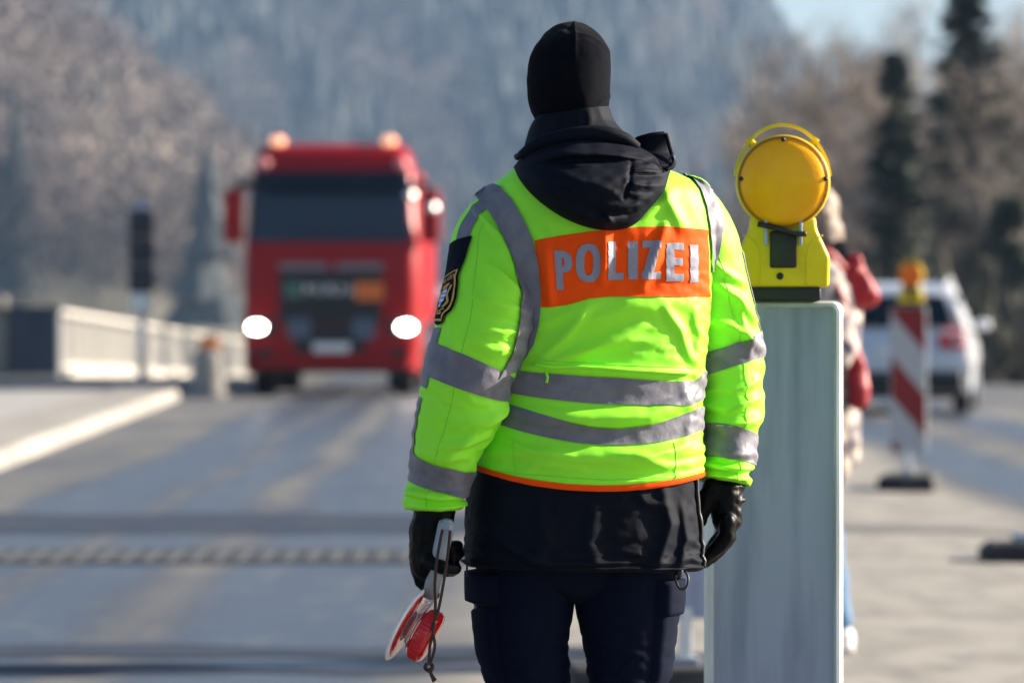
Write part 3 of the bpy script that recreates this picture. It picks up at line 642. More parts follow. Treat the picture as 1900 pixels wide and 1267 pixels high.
def pocket(S, u0, u1, y0, y1, nm, off_):
    us = np.linspace(u0, u1, 16); vs_ = np.linspace(vy(y0), vy(y1), 16); U, V = np.meshgrid(us, vs_); e = np.minimum(np.minimum((U-u0)/(u1-u0), (u1-U)/(u1-u0)), np.minimum((V-vs_[0])/(vs_[-1]-vs_[0])*2, (vs_[-1]-V)/(vs_[-1]-vs_[0])))
    gg = S.at(U, V, 0)+S.n[0, 0]*0; nn = S.at(U, V, 1)-gg; gridobj(nm, gg+nn*(off_*np.clip(e*9, 0, 1)+.001)[..., None], M['trouser'], trousers, wrap=False)
pocket(LG, .22, .40, 1120, 1270, 'cargo_pocket', .010); pocket(LG, .21, .41, 1055, 1115, 'pocket_flap', .020)
pocket(LG2, .60, .78, 1120, 1270, 'cargo_pocket', .010); pocket(LG2, .60, .79, 1070, 1140, 'pocket_flap', .018)
for (x, dy) in ((984, .02), (1170, .06)):
    c = PP(x, 1925, dy); z0 = 0
    fuse('boot', [capsule(c+[0, .02, -.0], [c[0], c[1]+.0, .09], .052, .055), capsule([c[0], c[1]-.02, .055], [c[0], c[1]+.15, .045], .05, .042), box((c[0], c[1]+.06, .015), (.10, .30, .03), .01)], M['leather'], off, .006, 5)

# head: balaclava, collar, hood
def loft(rows, nu=90, nv=70, e=2.0, tilt=0.0, yaw=0.0):  # y, cx, hw, hd, oy
    r = np.array(rows, float); q = catmull(r, nv); ph = 2*np.pi*np.arange(nu)/nu; sg = lambda z: np.sign(z)*np.abs(z)**(2/e)
    lx = -q[:, 2][:, None]*sg(np.sin(ph)); ly = q[:, 3][:, None]*sg(np.cos(ph)); c, s_ = math.cos(yaw), math.sin(yaw)
    X = q[:, 1][:, None]+lx*c-ly*s_; Yd = q[:, 4][:, None]+lx*s_+ly*c; Y = q[:, 0][:, None]-tilt*(X-q[:, 1][:, None])
    return X, Yd, Y
def topx(X, Yd, Y): return np.dstack([(X-950)*K, D0+Yd*K, CAMZ-(Y-HZ)*K])
X, Yd, Y = loft([(37, 1066, 1, 1, 15), (40, 1066, 16, 18, 15), (50, 1064, 36, 42, 15), (66, 1061, 54, 66, 15), (90, 1058, 70, 85, 15), (120, 1056, 77.5, 95, 15), (155, 1055, 79, 97, 15), (185, 1056, 78.5, 92, 18), (205, 1057, 74, 84, 20), (225, 1058, 66, 74, 20), (255, 1060, 60, 66, 12), (300, 1068, 60, 64, 4)], 120, 90, 2.1)
nz = ridge(X, Y, [(1066, 36), (1067, 70), (1066, 112)], 2.6, 2.5)+ridge(X, Y, [(1068, 62), (1100, 72), (1130, 98)], 2.2, 2.5)+ridge(X, Y, [(1115, 193), (1126, 186), (1137, 176)], 2, 3)
sg_ = np.where(Yd < 15, 1, 0); g0 = topx(X, Yd, Y); nn = normals(g0); g0 = g0+nn*(sg_*nz*K)[..., None]+nn*(.0034*vnoise(g0.reshape(-1, 3), 20, 5)+.0010*vnoise(g0.reshape(-1, 3), 70, 6)).reshape(X.shape)[..., None]
gridobj('balaclava', g0, M['fleece'], off)
body = [ball(PP(1056, 135, .015), (.066, .08, .083)), *chain([PP(1058, 200, .01), PP(1075, 300, 0)], [.055, .06]), ball(PP(1095, 420, -.01), (.15, .085, .12)), ball(PP(1090, 700, 0), (.14, .09, .28)), ball(PP(1070, 980, .01), (.13, .085, .10)),
        *chain([PP(960, 385, -.04), PP(905, 560, -.12), PP(850, 745, -.135), PP(813, 930, -.12)], [.045, .045, .04, .03]), *chain([PP(1255, 375, .01), PP(1330, 570, .09), PP(1352, 745, .09), PP(1346, 895, .07)], [.045, .042, .038, .028]),
        *chain([PP(990, 1040, 0), PP(985, 1420, 0), PP(984, 1880, .02)], [.065, .045, .035]), *chain([PP(1150, 1040, .02), PP(1166, 1420, .03), PP(1170, 1880, .06)], [.065, .045, .035])]
fuse('body', body, M['skin'], off, .012, 4)
X, Yd, Y = loft([(216, 1060, 56, 66, 8), (209, 1060, 64, 74, 8), (208, 1060, 69, 78, 8), (214, 1059, 73, 80, 8), (236, 1058, 80, 85, 6), (262, 1064, 92, 90, 2), (295, 1076, 106, 94, 0), (330, 1086, 116, 96, 0)], 110, 60, 2.15, .17)
g0 = topx(X, Yd, Y); nn = normals(g0); fl = ridge(X, Y, [(985, 262), (1040, 252), (1110, 246), (1145, 252)], 3.5, 5)+ridge(X, Y, [(1110, 200), (1118, 225), (1135, 245)], 2.5, 5)+ridge(X, Y, [(1090, 205), (1094, 225), (1090, 245)], 1.8, 5)
g0 = g0+nn*(fl*K*(Yd < 8))[..., None]+nn*(.0025*vnoise(g0.reshape(-1, 3)*[1, 1, 1.6], 24, 8)).reshape(X.shape)[..., None]
collar = gridobj('collar', g0, M['navy'], off)
# hood hanging on the back: a slack bag with folds
HO = np.array([(953, 311), (962, 333), (980, 358), (1008, 384), (1045, 408), (1085, 424), (1125, 430), (1158, 426), (1180, 414), (1196, 396), (1214, 376), (1230, 354), (1238, 330), (1247, 308), (1238, 298), (1205, 284), (1170, 268), (1120, 256), (1060, 256), (1010, 268), (975, 286)], float)
na, nr = 220, 60; hb = catmull(np.vstack([HO, HO[:1]]), na+1)[:-1]; cen = np.array([1110., 338.]); rr = np.linspace(1.0, .01, nr)
HX = cen[0]+rr[:, None]*(hb[None, :, 0]-cen[0]); HY = cen[1]+rr[:, None]*(hb[None, :, 1]-cen[1])
HY0 = np.clip(HY, 318, 470); uu, v_ = torso.uv(np.clip(HX, 935, 1275), HY0); base = T.at(uu, v_)[..., 1]-D0
base = base+np.clip((318-HY)/70, 0, 1)*.035
bul = .068*np.clip(1-rr[:, None]**2.4, 0, 1)**.55*np.ones((1, na))
fd = lambda pts, a, w_: ridge(HX, HY, pts, a, w_)
dep = bul*K*0+bul
fold = (fd([(985, 300), (1060, 290), (1140, 291), (1195, 285)], .012, 9)+fd([(1150, 300), (1190, 300), (1230, 320)], .010, 7)-fd([(975, 312), (1050, 303), (1150, 303), (1205, 303)], .014, 6)
        +fd([(1172, 318), (1210, 322), (1236, 316)], .008, 5)-fd([(1165, 330), (1200, 332), (1236, 330)], .010, 5)+fd([(1160, 342), (1195, 350), (1228, 348)], .008, 6)
        -fd([(1168, 305), (1163, 345), (1152, 372)], .008, 4)+fd([(1150, 395), (1185, 385), (1215, 362)], .010, 9)-fd([(1120, 398), (1160, 402), (1195, 385)], .009, 6)
        +fd([(1122, 403), (1128, 414), (1136, 428)], .012, 5)+fd([(1060, 400), (1100, 415), (1150, 420)], .008, 8)+fd([(985, 330), (1020, 365), (1075, 395)], .010, 14)-fd([(1000, 345), (1050, 380), (1110, 400)], .006, 9)
        +fd([(1030, 320), (1080, 350), (1130, 355)], .006, 18))
co = np.dstack([HX*K, HY*K, HX*0]).reshape(-1, 3); fold = fold+(.006*vnoise(co, 20, 4)+.003*vnoise(co*[1, 1.7, 1], 48, 9)).reshape(HX.shape)+np.clip((HX-1130)/60, 0, 1)*(.005*vnoise(co*[1, 1.8, 1], 85, 12)).reshape(HX.shape)
hd_ = -(bul+fold*np.clip((1-rr[:, None])*4, 0, 1))
hg = np.dstack([(HX-950)*K, D0+base-.006+hd_, CAMZ-(HY-HZ)*K])
rim0 = hg[:1].copy(); rim0[..., 1] += .05; hg = np.concatenate([rim0, hg])
hood = gridobj('hood', hg, M['navy'], off, flip=False)
obj('hood_roll', *sweep([PP(968, 292, -.085), PP(1000, 272, -.105), PP(1060, 256, -.115), PP(1115, 252, -.112), PP(1155, 262, -.10), PP(1180, 276, -.085)], np.array([10, 14, 15, 14, 13, 9])*K, 16, 60), M['navy'], hood)
# stiff brim of the hood standing up on the right shoulder
br = ruled([(1150, 276), (1178, 259), (1206, 253), (1233, 250)], [(1160, 300), (1195, 304), (1222, 312), (1246, 309)], 30, 20)
bY = -.075+.02*((br[0]-1200)/45)**2+.012*np.sin((br[1]-250)/17)-.025*np.clip((br[1]-285)/25, 0, 1)
bg_ = np.dstack([(br[0]-950)*K, D0+bY+.0, CAMZ-(br[1]-HZ)*K]); b_ = gridobj('hood_brim', bg_, M['navy'], hood, wrap=False); md = b_.modifiers.new('s', 'SOLIDIFY'); md.thickness = .007; md.offset = 1
obj('brim_edge', *sweep([PP(1233, 250, -.062), PP(1240, 275, -.062), PP(1247, 308, -.085), PP(1232, 318, -.10)], .004, 8, 30), M['navy'], b_)
obj('toggle', *capsule(PP(960, 293, -.06), PP(968, 290, -.06), .0065, .005), M['black'], hood)
obj('toggle', *sweep([PP(1236, 305, -.10), PP(1243, 292, -.10), PP(1247, 300, -.10), PP(1242, 312, -.10)], .0022, 6, 20), M['black'], hood)

# gloves
HL = lambda x, y, d=0.0: PP(x, y, -.115+d)
gl = [capsule(HL(812, 930), HL(802, 975), .036, .038), capsule(HL(800, 975, -.002), HL(797, 1035, .0), .038, .035), capsule(HL(790, 985, .01), HL(788, 1045, .01), .026, .025)]
for k, (y, dy, tipx) in enumerate(((1000, -.006, 852), (1016, .004, 856), (1040, .006, 850))):
    gl += chain([HL(790, y+4, .022), HL(812, y+14, .038), HL(838, y+10, .030), HL(tipx-4, y+6, .006), HL(tipx-14, y+8, -.018)], [.0125, .0135, .0130, .0120, .0105])
gl += chain([HL(784, 1048, .01), HL(788, 1072, .014), HL(803, 1090, .008), HL(808, 1094, -.004)], [.0165, .0155, .0125, .010])
gl += chain([HL(800, 1030, -.030), HL(822, 1042, -.042), HL(845, 1046, -.030)], [.015, .013, .0105])
dg = lambda s: (lambda co: .0016*vnoise(co, 60, s)+.0010*vnoise(co, 140, s+1))
fuse('glove', gl, M['leather'], off, .0028, 5, dg(3))
HRt = lambda x, y, d=0.0: PP(x, y, .065+d)
gr = [capsule(HRt(1346, 885), HRt(1347, 925), .033, .035), capsule(HRt(1347, 920, -.012), HRt(1352, 968, -.012), .031, .027), capsule(HRt(1347, 920, .02), HRt(1350, 968, .022), .030, .026)]
for d, dx, L in ((-.036, 0, .93), (-.013, 4, 1.04), (.010, 3, 1.0), (.032, -2, .9)):
    pts = [np.array([1352+dx*.5, 968]), np.array([1350+dx, 998]), np.array([1329+dx, 1024]), np.array([1306+dx, 1045])]; o0 = pts[0]; pts = [o0+(q-o0)*L for q in pts]
    gr += chain([HRt(q[0], q[1], d*(1-.12*i)) for i, q in enumerate(pts)], [.0155, .0150, .0135, .0105])
gr += chain([HRt(1330, 905, -.02), HRt(1312, 928, -.03), HRt(1304, 952, -.03), HRt(1302, 970, -.026)], [.022, .0175, .0145, .0105])
gr += [lathe(HRt(1347, 900), (0, 0, -1), [(.02, -.002), (.0385, 0), (.040, .004), (.0385, .008), (.02, .010)], 30), lathe(HRt(1349, 928), (0.05, 0, -1), [(.02, -.002), (.0375, 0), (.039, .004), (.0375, .008), (.02, .010)], 30)]
fuse('glove', gr, M['leather'], off, .0028, 4, dg(9))

# ---------------------------------------------------------------- the stop paddle in the left hand
pd = empty('traffic_paddle', HL(757, 1150, .0), 'red and white police stop paddle with grey handle, held hanging by the left glove', 'paddle')
h0, h1 = HL(832, 962, -.050), HL(800, 1098, -.004); ax = (h1-h0)/np.linalg.norm(h1-h0); Lh = np.linalg.norm(h1-h0)
handle = obj('handle', *lathe(h0, ax, [(.001, -.004), (.010, -.004), (.0145, -.001), (.0155, .004), (.0150, .03), (.0145, .07), (.0140, Lh), (.001, Lh+.001)], 28), M['grey'], pd)
obj('end_cap', *lathe(h0, ax, [(.001, -.0065), (.0085, -.0062), (.0095, -.003), (.004, .001)], 20), M['grey'], handle)
obj('cord_eye', *box(h0+np.array([.002, -.012, -.006]), (.009, .008, .012), .002), M['grey'], handle)
dn = np.array([.86, -.20, -.47]); dn /= np.linalg.norm(dn); dc = HL(757, 1149, -.005)
neck = obj('neck', *sweep([h1, HL(793, 1108), HL(782, 1122), HL(770, 1132)], [.013, .012, .010, .008], 12, 12), M['clear'], pd)
dr = .073
obj('disc', *lathe(dc, dn, [(.001, -.003), (dr-.012, -.003), (dr-.004, -.0025), (dr, 0), (dr-.004, .0025), (dr-.012, .003), (.001, .003)], 48), M['white'], pd)
obj('red_ring', *lathe(dc, dn, [(.030, .0034), (.062, .0034), (.062, .0042), (.030, .0042)], 48), M['redclear'], pd)
obj('red_ring', *lathe(dc, dn, [(.030, -.0034), (.062, -.0034), (.062, -.0042), (.030, -.0042)], 48), M['redclear'], pd)
obj('lamp_bowl', *lathe(dc, dn, [(.020, .004), (.026, .010), (.034, .018), (.045, .026)], 40), M['clear'], pd)
rc = dc+dn*.028
lens = obj('red_lens', *lathe(rc, dn, [(.001, -.002), (.040, -.002), (.047, .0), (.048, .004), (.048, .020), (.046, .024), (.030, .028), (.001, .029)], 48), M['redclear'], pd)
rb = MB()
for k in range(36):
    an = 2*math.pi*k/36; a = np.cross(dn, [0, 0, 1.]); a /= np.linalg.norm(a); b_ = np.cross(dn, a); q = rc+.048*(math.cos(an)*a+math.sin(an)*b_); rb.add(*cyl(q+dn*.003, q+dn*.020, .0016, n=6))
rb.build('lens_ribs', M['redclear'], lens)
s1 = [(824, 972), (815, 1020), (810, 1070), (811, 1110), (808, 1150), (801, 1185), (799, 1218)]; s2 = [(838, 974), (832, 1030), (824, 1080), (816, 1120), (806, 1150), (810, 1185), (801, 1218)]
st = MB()
for s_ in (s1, s2): st.add(*sweep([HL(x, y, -.072+.012*(i_ > 2)) for i_, (x, y) in enumerate(s_)], .0027, 8, 60))
for tx in ((806, 1238, 812, 1246), (803, 1236, 808, 1249)): st.add(*sweep([HL(799, 1224, -.06), HL(tx[0], tx[1], -.06), HL(tx[2], tx[3], -.06)], .0026, 8, 14))
kn = [HL(799, 1222, -.06)+np.array([.0065*math.cos(t), .0055*math.sin(2*t), .0065*math.sin(t)]) for t in np.linspace(0, 6.2, 16)]; st.add(*sweep(kn, .0034, 8, 40))
strap = st.build('wrist_strap', M['cord'], pd, smooth=True)

# ---------------------------------------------------------------- warning boards with lamps
WB = .272
def warning_board(label, face):      # built round the origin, panel back towards -y when face = 'back'
    r = empty('warning_board', (0, 0, 0), label, 'warning board', 'warning boards along the roadworks')
    hw, z0, z1, th = WB/2, .27, 1.36, .032
    def rr(h, a, b, rad, n=6):
        pts = []
        for cx_, cz, a0 in ((h-rad, b-rad, 0), (-h+rad, b-rad, 90), (-h+rad, a+rad, 180), (h-rad, a+rad, 270)):
            for k in range(n+1): t = R(a0+90*k/n); pts.append((cx_+rad*math.cos(t), cz+rad*math.sin(t)))
        return pts
    if face == 'back':
        obj('panel', *prism(rr(hw-.004, z0+.004, z1-.004, .016), -.004, .012, .0015, 1), M['galv'], r, smooth=False)
        o_, i_ = rr(hw, z0, z1, .020), rr(hw-.019, z0+.014, z1-.014, .010); n = len(o_)
        v = np.array([(x, y, z) for y, ring in ((-.009, o_), (.018, o_), (-.0175, [((a[0]*.66+b[0]*.34), (a[1]*.66+b[1]*.34)) for a, b in zip(o_, i_)]), (-.020, [((a[0]*.3+b[0]*.7), (a[1]*.3+b[1]*.7)) for a, b in zip(o_, i_)]), (-.0035, i_)) for x, z in ring])
        f = []
        for a, b in ((1, 0), (0, 2), (2, 3), (3, 4)): f += [(a*n+k, a*n+(k+1) % n, b*n+(k+1) % n, b*n+k) for k in range(n)]
        obj('rim', v, f, M['rim'], r, smooth=False)
        sgn = -1
    else:
        obj('panel', *prism(rr(hw, z0, z1, .02), -.016, .016, .003, 1), M['signwhite'], r, smooth=False)
        nS = 4; 
        for k in range(0, 4):       # red diagonals falling to the right, cut to the panel
            zt = 1.61-k*.62; poly = []
            x0, x1 = -hw+.008, hw-.008; drop = .30
            c = [(x0, zt), (x1, zt-drop), (x1, zt-drop-.30), (x0, zt-.30)]
            def clip(pl, zc, keep_below):
                out = []
                for a, b in zip(pl, pl[1:]+pl[:1]):
                    ia, ib = (a[1] <= zc) == keep_below, (b[1] <= zc) == keep_below
                    if ia: out.append(a)
                    if ia != ib: t = (zc-a[1])/(b[1]-a[1]); out.append((a[0]+t*(b[0]-a[0]), zc))
                return out
            c = clip(c, z1-.01, True); c = clip(c, z0+.01, False) if len(c) > 2 else c
            if len(c) > 2: obj('red_stripe', [(x, -.0175, z) for x, z in c], [tuple(range(len(c)))], M['signred'], r, smooth=False)
        sgn = -1
    obj('post', *box((0, .004, .16), (.042, .042, .30), .004), M['rim'], r, smooth=False)
    fb = obj('foot', *prism([(-.21, .0), (.21, .0), (.21, .07), (.185, .115), (-.185, .115), (-.21, .07)], -.40, .40, .012), M['rubber'], r, smooth=False)
    for sx in (-.24, .24): obj('handle_slot', *box((-.2125, sx, .06), (.008, .11, .035), .002), M['grey'], fb, smooth=False)
    obj('foot_socket', *box((0, 0, .125), (.09, .09, .03), .005), M['grey'], fb, smooth=False)
    # lamp
    lx = .018; 
    foot = obj('lamp_base', *box((lx, 0, z1+.013), (.148, .075, .026), .004), M['black'], r)
    hp = [(-.090, z1+.026), (.090, z1+.026), (.092, z1+.085), (.066, z1+.140), (.064, z1+.165), (-.064, z1+.165), (-.066, z1+.140), (-.092, z1+.085)]
    hs = obj('lamp_housing', *prism([(x+lx, z) for x, z in hp], -.036, .036, .008, 3), M['yellow'], r)
    lc = np.array([lx, 0, z1+.232])
    obj('lamp_shell', *lathe(lc, (0, 1, 0), [(.082, -.045), (.0905, -.044), (.092, -.038), (.0925, 0), (.092, .038), (.0905, .044), (.082, .045)], 56), M['yellow'], hs)
    ln = obj('lens', *lathe(lc, (0, -1, 0), [(.088, .030), (.0865, .046), (.083, .052), (.07, .060), (.045, .066), (.02, .0685), (.0005, .069)], 56), M['amber'], hs)
    obj('lens', *lathe(lc, (0, 1, 0), [(.088, .030), (.0865, .046), (.083, .052), (.07, .060), (.045, .066), (.02, .0685), (.0005, .069)], 56), M['amber'], hs)
    obj('lens_ring', *lathe(lc, (0, -1, 0), [(.086, .0475), (.089, .0485), (.0885, .051), (.0855, .0515)], 56), mat('lens_seal', (.35, .11, .01), .5), ln)
    for an in (90, 176, 4): obj('screw', *lathe(lc+np.array([.0825*math.cos(R(an)), -.0525, .0825*math.sin(R(an))]), (0, -1, 0), [(.0045, -.002), (.0045, .003), (.001, .004)], 10), M['black'], ln)
    # carrying handle hoop
    hoop_ = [(lc[0]+.094*math.cos(R(a))*1.0, 0, lc[2]-.004+(.117 if 20 < a < 160 else .117)*math.sin(R(a))) for a in np.linspace(8, 172, 40)]
    mbh = MB(); prof_ = [(-.003, -.012), (.003, -.012), (.003, .012), (-.003, .012)]; rows = []
    for i, q in enumerate(hoop_):
        a = np.linspace(8, 172, 40)[i]; nrm = np.array([math.cos(R(a)), 0, math.sin(R(a))]); rows.append([np.array(q)+nrm*pn+np.array([0, py_, 0]) for pn, py_ in prof_])
    rows = np.array(rows); mbh.add(rows.reshape(-1, 3), gridf(40, 4))
    for a in (52, 128):
        d = np.array([math.cos(R(a)), 0, math.sin(R(a))]); mbh.add(*cyl(lc+d*.088, lc+d*.110, .009, .006, 10))
    mbh.build('carry_handle', M['yellow'], hs)
    # latch on the back
    obj('latch_panel', *box((lx, -.041, z1+.100), (.052, .014, .072), .004), M['black'], hs)
    for sx in (-.034, .034): obj('latch_lug', *box((lx+sx, -.044, z1+.135), (.007, .016, .055), .002), M['galv'], hs)
    obj('latch_pin', *sweep([(lx-.050, -.054, z1+.150), (lx-.02, -.056, z1+.143), (lx+.02, -.056, z1+.132), (lx+.045, -.054, z1+.130)], .0055, 8, 16), M['black'], hs)
    obj('lock_button', *lathe((lx-.006, -.035, z1+.048), (0, -1, 0), [(.007, 0), (.007, .004), (.001, .006)], 14), M['black'], hs)
    for sx in (-1, 1):
        obj('moulding', *sweep([(lx+sx*.046, -.0365, z1+.03), (lx+sx*.046, -.0365, z1+.085), (lx+sx*.056, -.0365, z1+.115), (lx+sx*.078, -.0365, z1+.128)], .0016, 6, 20), M['yellow'], hs)
    return r
def at_ground(px, Y):
    x = (px-950)*Y/FPX; return (x, Y, float(g(x, Y))+.006)
near = warning_board('grey back of a warning board with amber round lamp, beside the gloved right hand', 'back'); near.location = (*at_ground(1435, 8.72)[:2], .004); near.rotation_euler.z = R(-2)
b2 = copytree(near); b2.location = at_ground(1272, 15.2); b2['label'] = 'warning board on a black foot half hidden behind the navy trousers'; b2.rotation_euler.z = R(4)
for c_ in b2.children:
    if c_.name.startswith('foot'): c_.rotation_euler.z = R(-90)
far = warning_board('red and white striped warning board with orange lamp in front of the silver car', 'front'); LO = mat('orange_lamp_lens', (.92, .17, .004), .3, spec=.25, coat=.15)
for o_ in far.children_recursive:
    if o_.name.startswith('lens') and not o_.name.startswith('lens_ring'): o_.data.materials[0] = LO
far.location = at_ground(1686, 33.0); far.rotation_euler.z = R(-9)
lf = empty('rubber_foot', at_ground(1890, 23.9), 'loose black rubber foot block lying alone on the pale ground', 'foot block')
x, y, z = at_ground(1890, 23.9)
obj('base', *prism([(-.20, 0), (.40, 0), (.40, .07), (.36, .10), (-.15, .10), (-.20, .06)], -.19, .19, .012), M['rubber'], None, smooth=False).parent = lf
obj('socket', *box((.03, 0, .12), (.12, .12, .05), .008), M['grey'], None, smooth=False).parent = lf

# ---------------------------------------------------------------- red lorry
LX, LY = -2.56, 63.0; LZ = float(g(LX, LY))+.006
lor = empty('truck', (LX, LY, LZ), 'red lorry with lit headlamps facing the viewer on the left lane', 'truck')
def L(x, y, z): return np.array([LX+x, LY+y, LZ+z])
def Lb(name, c, s, m, par=lor, bev=.03, seg=3, sm=True): return obj(name, *box(L(*c), s, bev, seg), m, par, smooth=sm)
# cab: rounded plan, stacked sections
def plan(hw, d, rad, n=10, front=0.0):
    pts = []
    for cx_, cy, a0 in ((hw-rad, front+rad, -90), ):
        pts += [(cx_+rad*math.cos(R(a0+90*k/n)), cy+rad*math.sin(R(a0+90*k/n))) for k in range(n+1)]
    pts += [(hw, d), (-hw, d)]
    pts += [(-hw+rad-rad*math.cos(R(90*k/n)), front+rad-rad*math.sin(R(90*k/n))) for k in range(n+1)]
    return pts
secs = [(.45, 1.22, .02), (.75, 1.25, .0), (1.5, 1.25, .0), (2.12, 1.24, .02), (2.2, 1.23, .05), (3.05, 1.17, .24), (3.15, 1.16, .28), (3.45, 1.10, .42), (3.58, 1.02, .60), (3.61, .9, .8)]
rows = []
for z, hw, fr in secs: rows.append([L(x, y, z) for x, y in plan(hw, 2.2, .22, 10, fr)])
rows = np.array(rows); cab = MB(); cab.add(rows.reshape(-1, 3), gridf(*rows.shape[:2])); cab.add(rows[-1], [tuple(range(rows.shape[1]))]); body_ = cab.build('cab', M['redpaint'], lor, smooth=True)
def fpatch(name, x0, x1, z0, z1, m, par, off_=.012, taper=0):     # a plate following the rounded cab front
    zz = np.linspace(z0, z1, 14); xs = np.linspace(-1, 1, 30); out = []
    for z in zz:
        hw = np.interp(z, [s[0] for s in secs], [s[1] for s in secs]); fr = np.interp(z, [s[0] for s in secs], [s[2] for s in secs]); t = (z-z0)/(z1-z0); rad = .22; row = []
        for q in xs:
            x = (x0+x1)/2+(x1-x0)/2*q*(1-taper*t); ax_ = abs(x)-(hw-rad); y = fr+(rad-math.sqrt(max(rad**2-min(max(ax_, 0), rad)**2, 0)) if ax_ > 0 else 0); row.append(L(x, y-off_, z))
        out.append(row)
    return obj(name, np.array(out).reshape(-1, 3), gridf(14, 30, False), m, par)
ws = fpatch('windscreen', -1.16, 1.10, 2.19, 3.06, mat('windscreen_glass', (.008, .018, .034), .06, spec=.7), lor, .012)
for wx in (-.55, .35): obj('wiper', *cyl(L(wx, .03, 2.22), L(wx+.55, .07, 2.36), .018, n=8), M['black'], ws)
fpatch('sun_visor', -1.10, 1.10, 2.96, 3.2, M['glass'], lor, .24)
fpatch('grille', -.74, .70, 1.02, 1.78, M['black'], lor, .02); 
for k in range(4): fpatch('grille_slat', -.68, .64, 1.10+k*.15, 1.14+k*.15, M['black'], lor, .045)
for sx in (-1, 1): fpatch('chrome_bar', min(sx*.06, sx*.74), max(sx*.06, sx*.74), 1.80, 1.89, mat('dull_trim', (.20, .18, .2), .35, metal=.3), lor, .035)
fpatch('lower_grille', -.52, .48, .62, 1.0, M['black'], lor, .02)
for sx in (-1, 1): fpatch('grille_corner', min(sx*.30, sx*.62), max(sx*.30, sx*.62), .82, 1.15, mat('blue_grey_trim', (.10, .13, .18), .3, metal=.4), lor, .03)
fpatch('number_plate', -.26, .26, .63, .76, M['whitepaint'], lor, .04)
fpatch('orange_plate', .34, .74, 1.36, 1.62, mat('orange_plate', (.75, .16, .02), .5), lor, .06)
fpatch('green_plate', -.66, -.42, 1.40, 1.62, mat('green_plate', (.07, .16, .13), .5), lor, .05)
# three bright letters on the nose
lm = MB()
for k, segs in enumerate(([((0, 0), (0, 1)), ((0, 1), (.5, .35)), ((.5, .35), (1, 1)), ((1, 1), (1, 0))], [((0, 0), (.5, 1)), ((.5, 1), (1, 0)), ((.22, .35), (.78, .35))], [((0, 0), (0, 1)), ((0, 1), (1, 0)), ((1, 0), (1, 1))])):
    for a, b in segs: lm.add(*cyl(L(-.36+k*.24+a[0]*.17, -.06, 1.44+a[1]*.15), L(-.36+k*.24+b[0]*.17, -.06, 1.44+b[1]*.15), .018, n=8))
lm.build('nose_lettering', M['chrome'], lor)
fpatch('bumper', -1.24, 1.24, .40, .60, M['redpaint'], lor, .05)
for sx in (-1, 1):
    fpatch('headlamp_housing', min(sx*.80, sx*1.18), max(sx*.80, sx*1.18), .86, 1.12, M['black'], lor, .02)
    hv, hf = lathe((0, 0, 0), (0, -1, 0), [(.001, -.02), (.085, -.02), (.095, .0), (.09, .02), (.05, .035), (.001, .04)], 20)
    obj('headlamp', hv*[1.25, 1, .72]+L(sx*1.06, -.02, .985), hf, M['lamp'], lor)
    fpatch('fog_lamp', min(sx*.82, sx*1.08), max(sx*.82, sx*1.08), .56, .68, M['black'], lor, .055)
    obj('roof_beacon', *lathe(L(sx*.80, .72, 3.55), (0, 0, 1), [(.08, 0), (.10, .03), (.10, .12), (.07, .16), (.001, .175)], 20), M['beacon'], lor)
    obj('marker_lamp', *lathe(L(sx*.98, .36, 3.30), (0, -1, 0), [(.10, -.06), (.10, .02), (.06, .06), (.001, .07)], 18), M['markred'], lor)
    mr = obj('mirror', *box(L(sx*1.40, .12, 2.56), (.28, .18, .76), .06, 4), M['redpaint'], lor)
    obj('mirror_arm', *sweep([L(sx*1.08, .35, 2.98), L(sx*1.28, .18, 3.02), L(sx*1.40, .12, 2.86)], .06, 8, 10), M['black'], mr)
    obj('wheel', *lathe(L(sx*1.0, 1.35, .5), (1, 0, 0), [(.2, -.16), (.46, -.16), (.5, -.12), (.5, .12), (.46, .16), (.2, .16)], 28), M['tyre'], lor)
    obj('wheel', *lathe(L(sx*.95, 5.0, .5), (1, 0, 0), [(.2, -.28), (.46, -.28), (.5, -.24), (.5, .24), (.46, .28), (.2, .28)], 28), M['tyre'], lor)
    Lb('side_step', (sx*1.15, 1.3, .55), (.16, 1.9, .5), M['redpaint'], lor, .05)
GL = mat('glint_metal', (.9, .9, .9), .33, metal=1)  # polished domes added on cab and mirror to catch the sun as glints; no lamps
obj('glint_dome', *lathe(L(1.15, .20, 2.88), (.72, -.60, .30), [(.07, -.16), (.07, .0), (.045, .012), (.001, .017)], 20), GL, lor)
obj('glint_dome', *lathe(L(1.47, .02, 2.70), (.72, -.60, .30), [(.07, -.09), (.07, .0), (.045, .012), (.001, .017)], 20), GL, lor)
Lb('chassis', (0, 4.0, .8), (.9, 6.5, .3), M['black']); Lb('under_bumper', (0, .5, .42), (2.2, .5, .18), M['black'])
Lb('trailer_body', (0, 9.5, 2.15), (2.4, 12.5, 2.3), M['redpaint'], lor, .06)

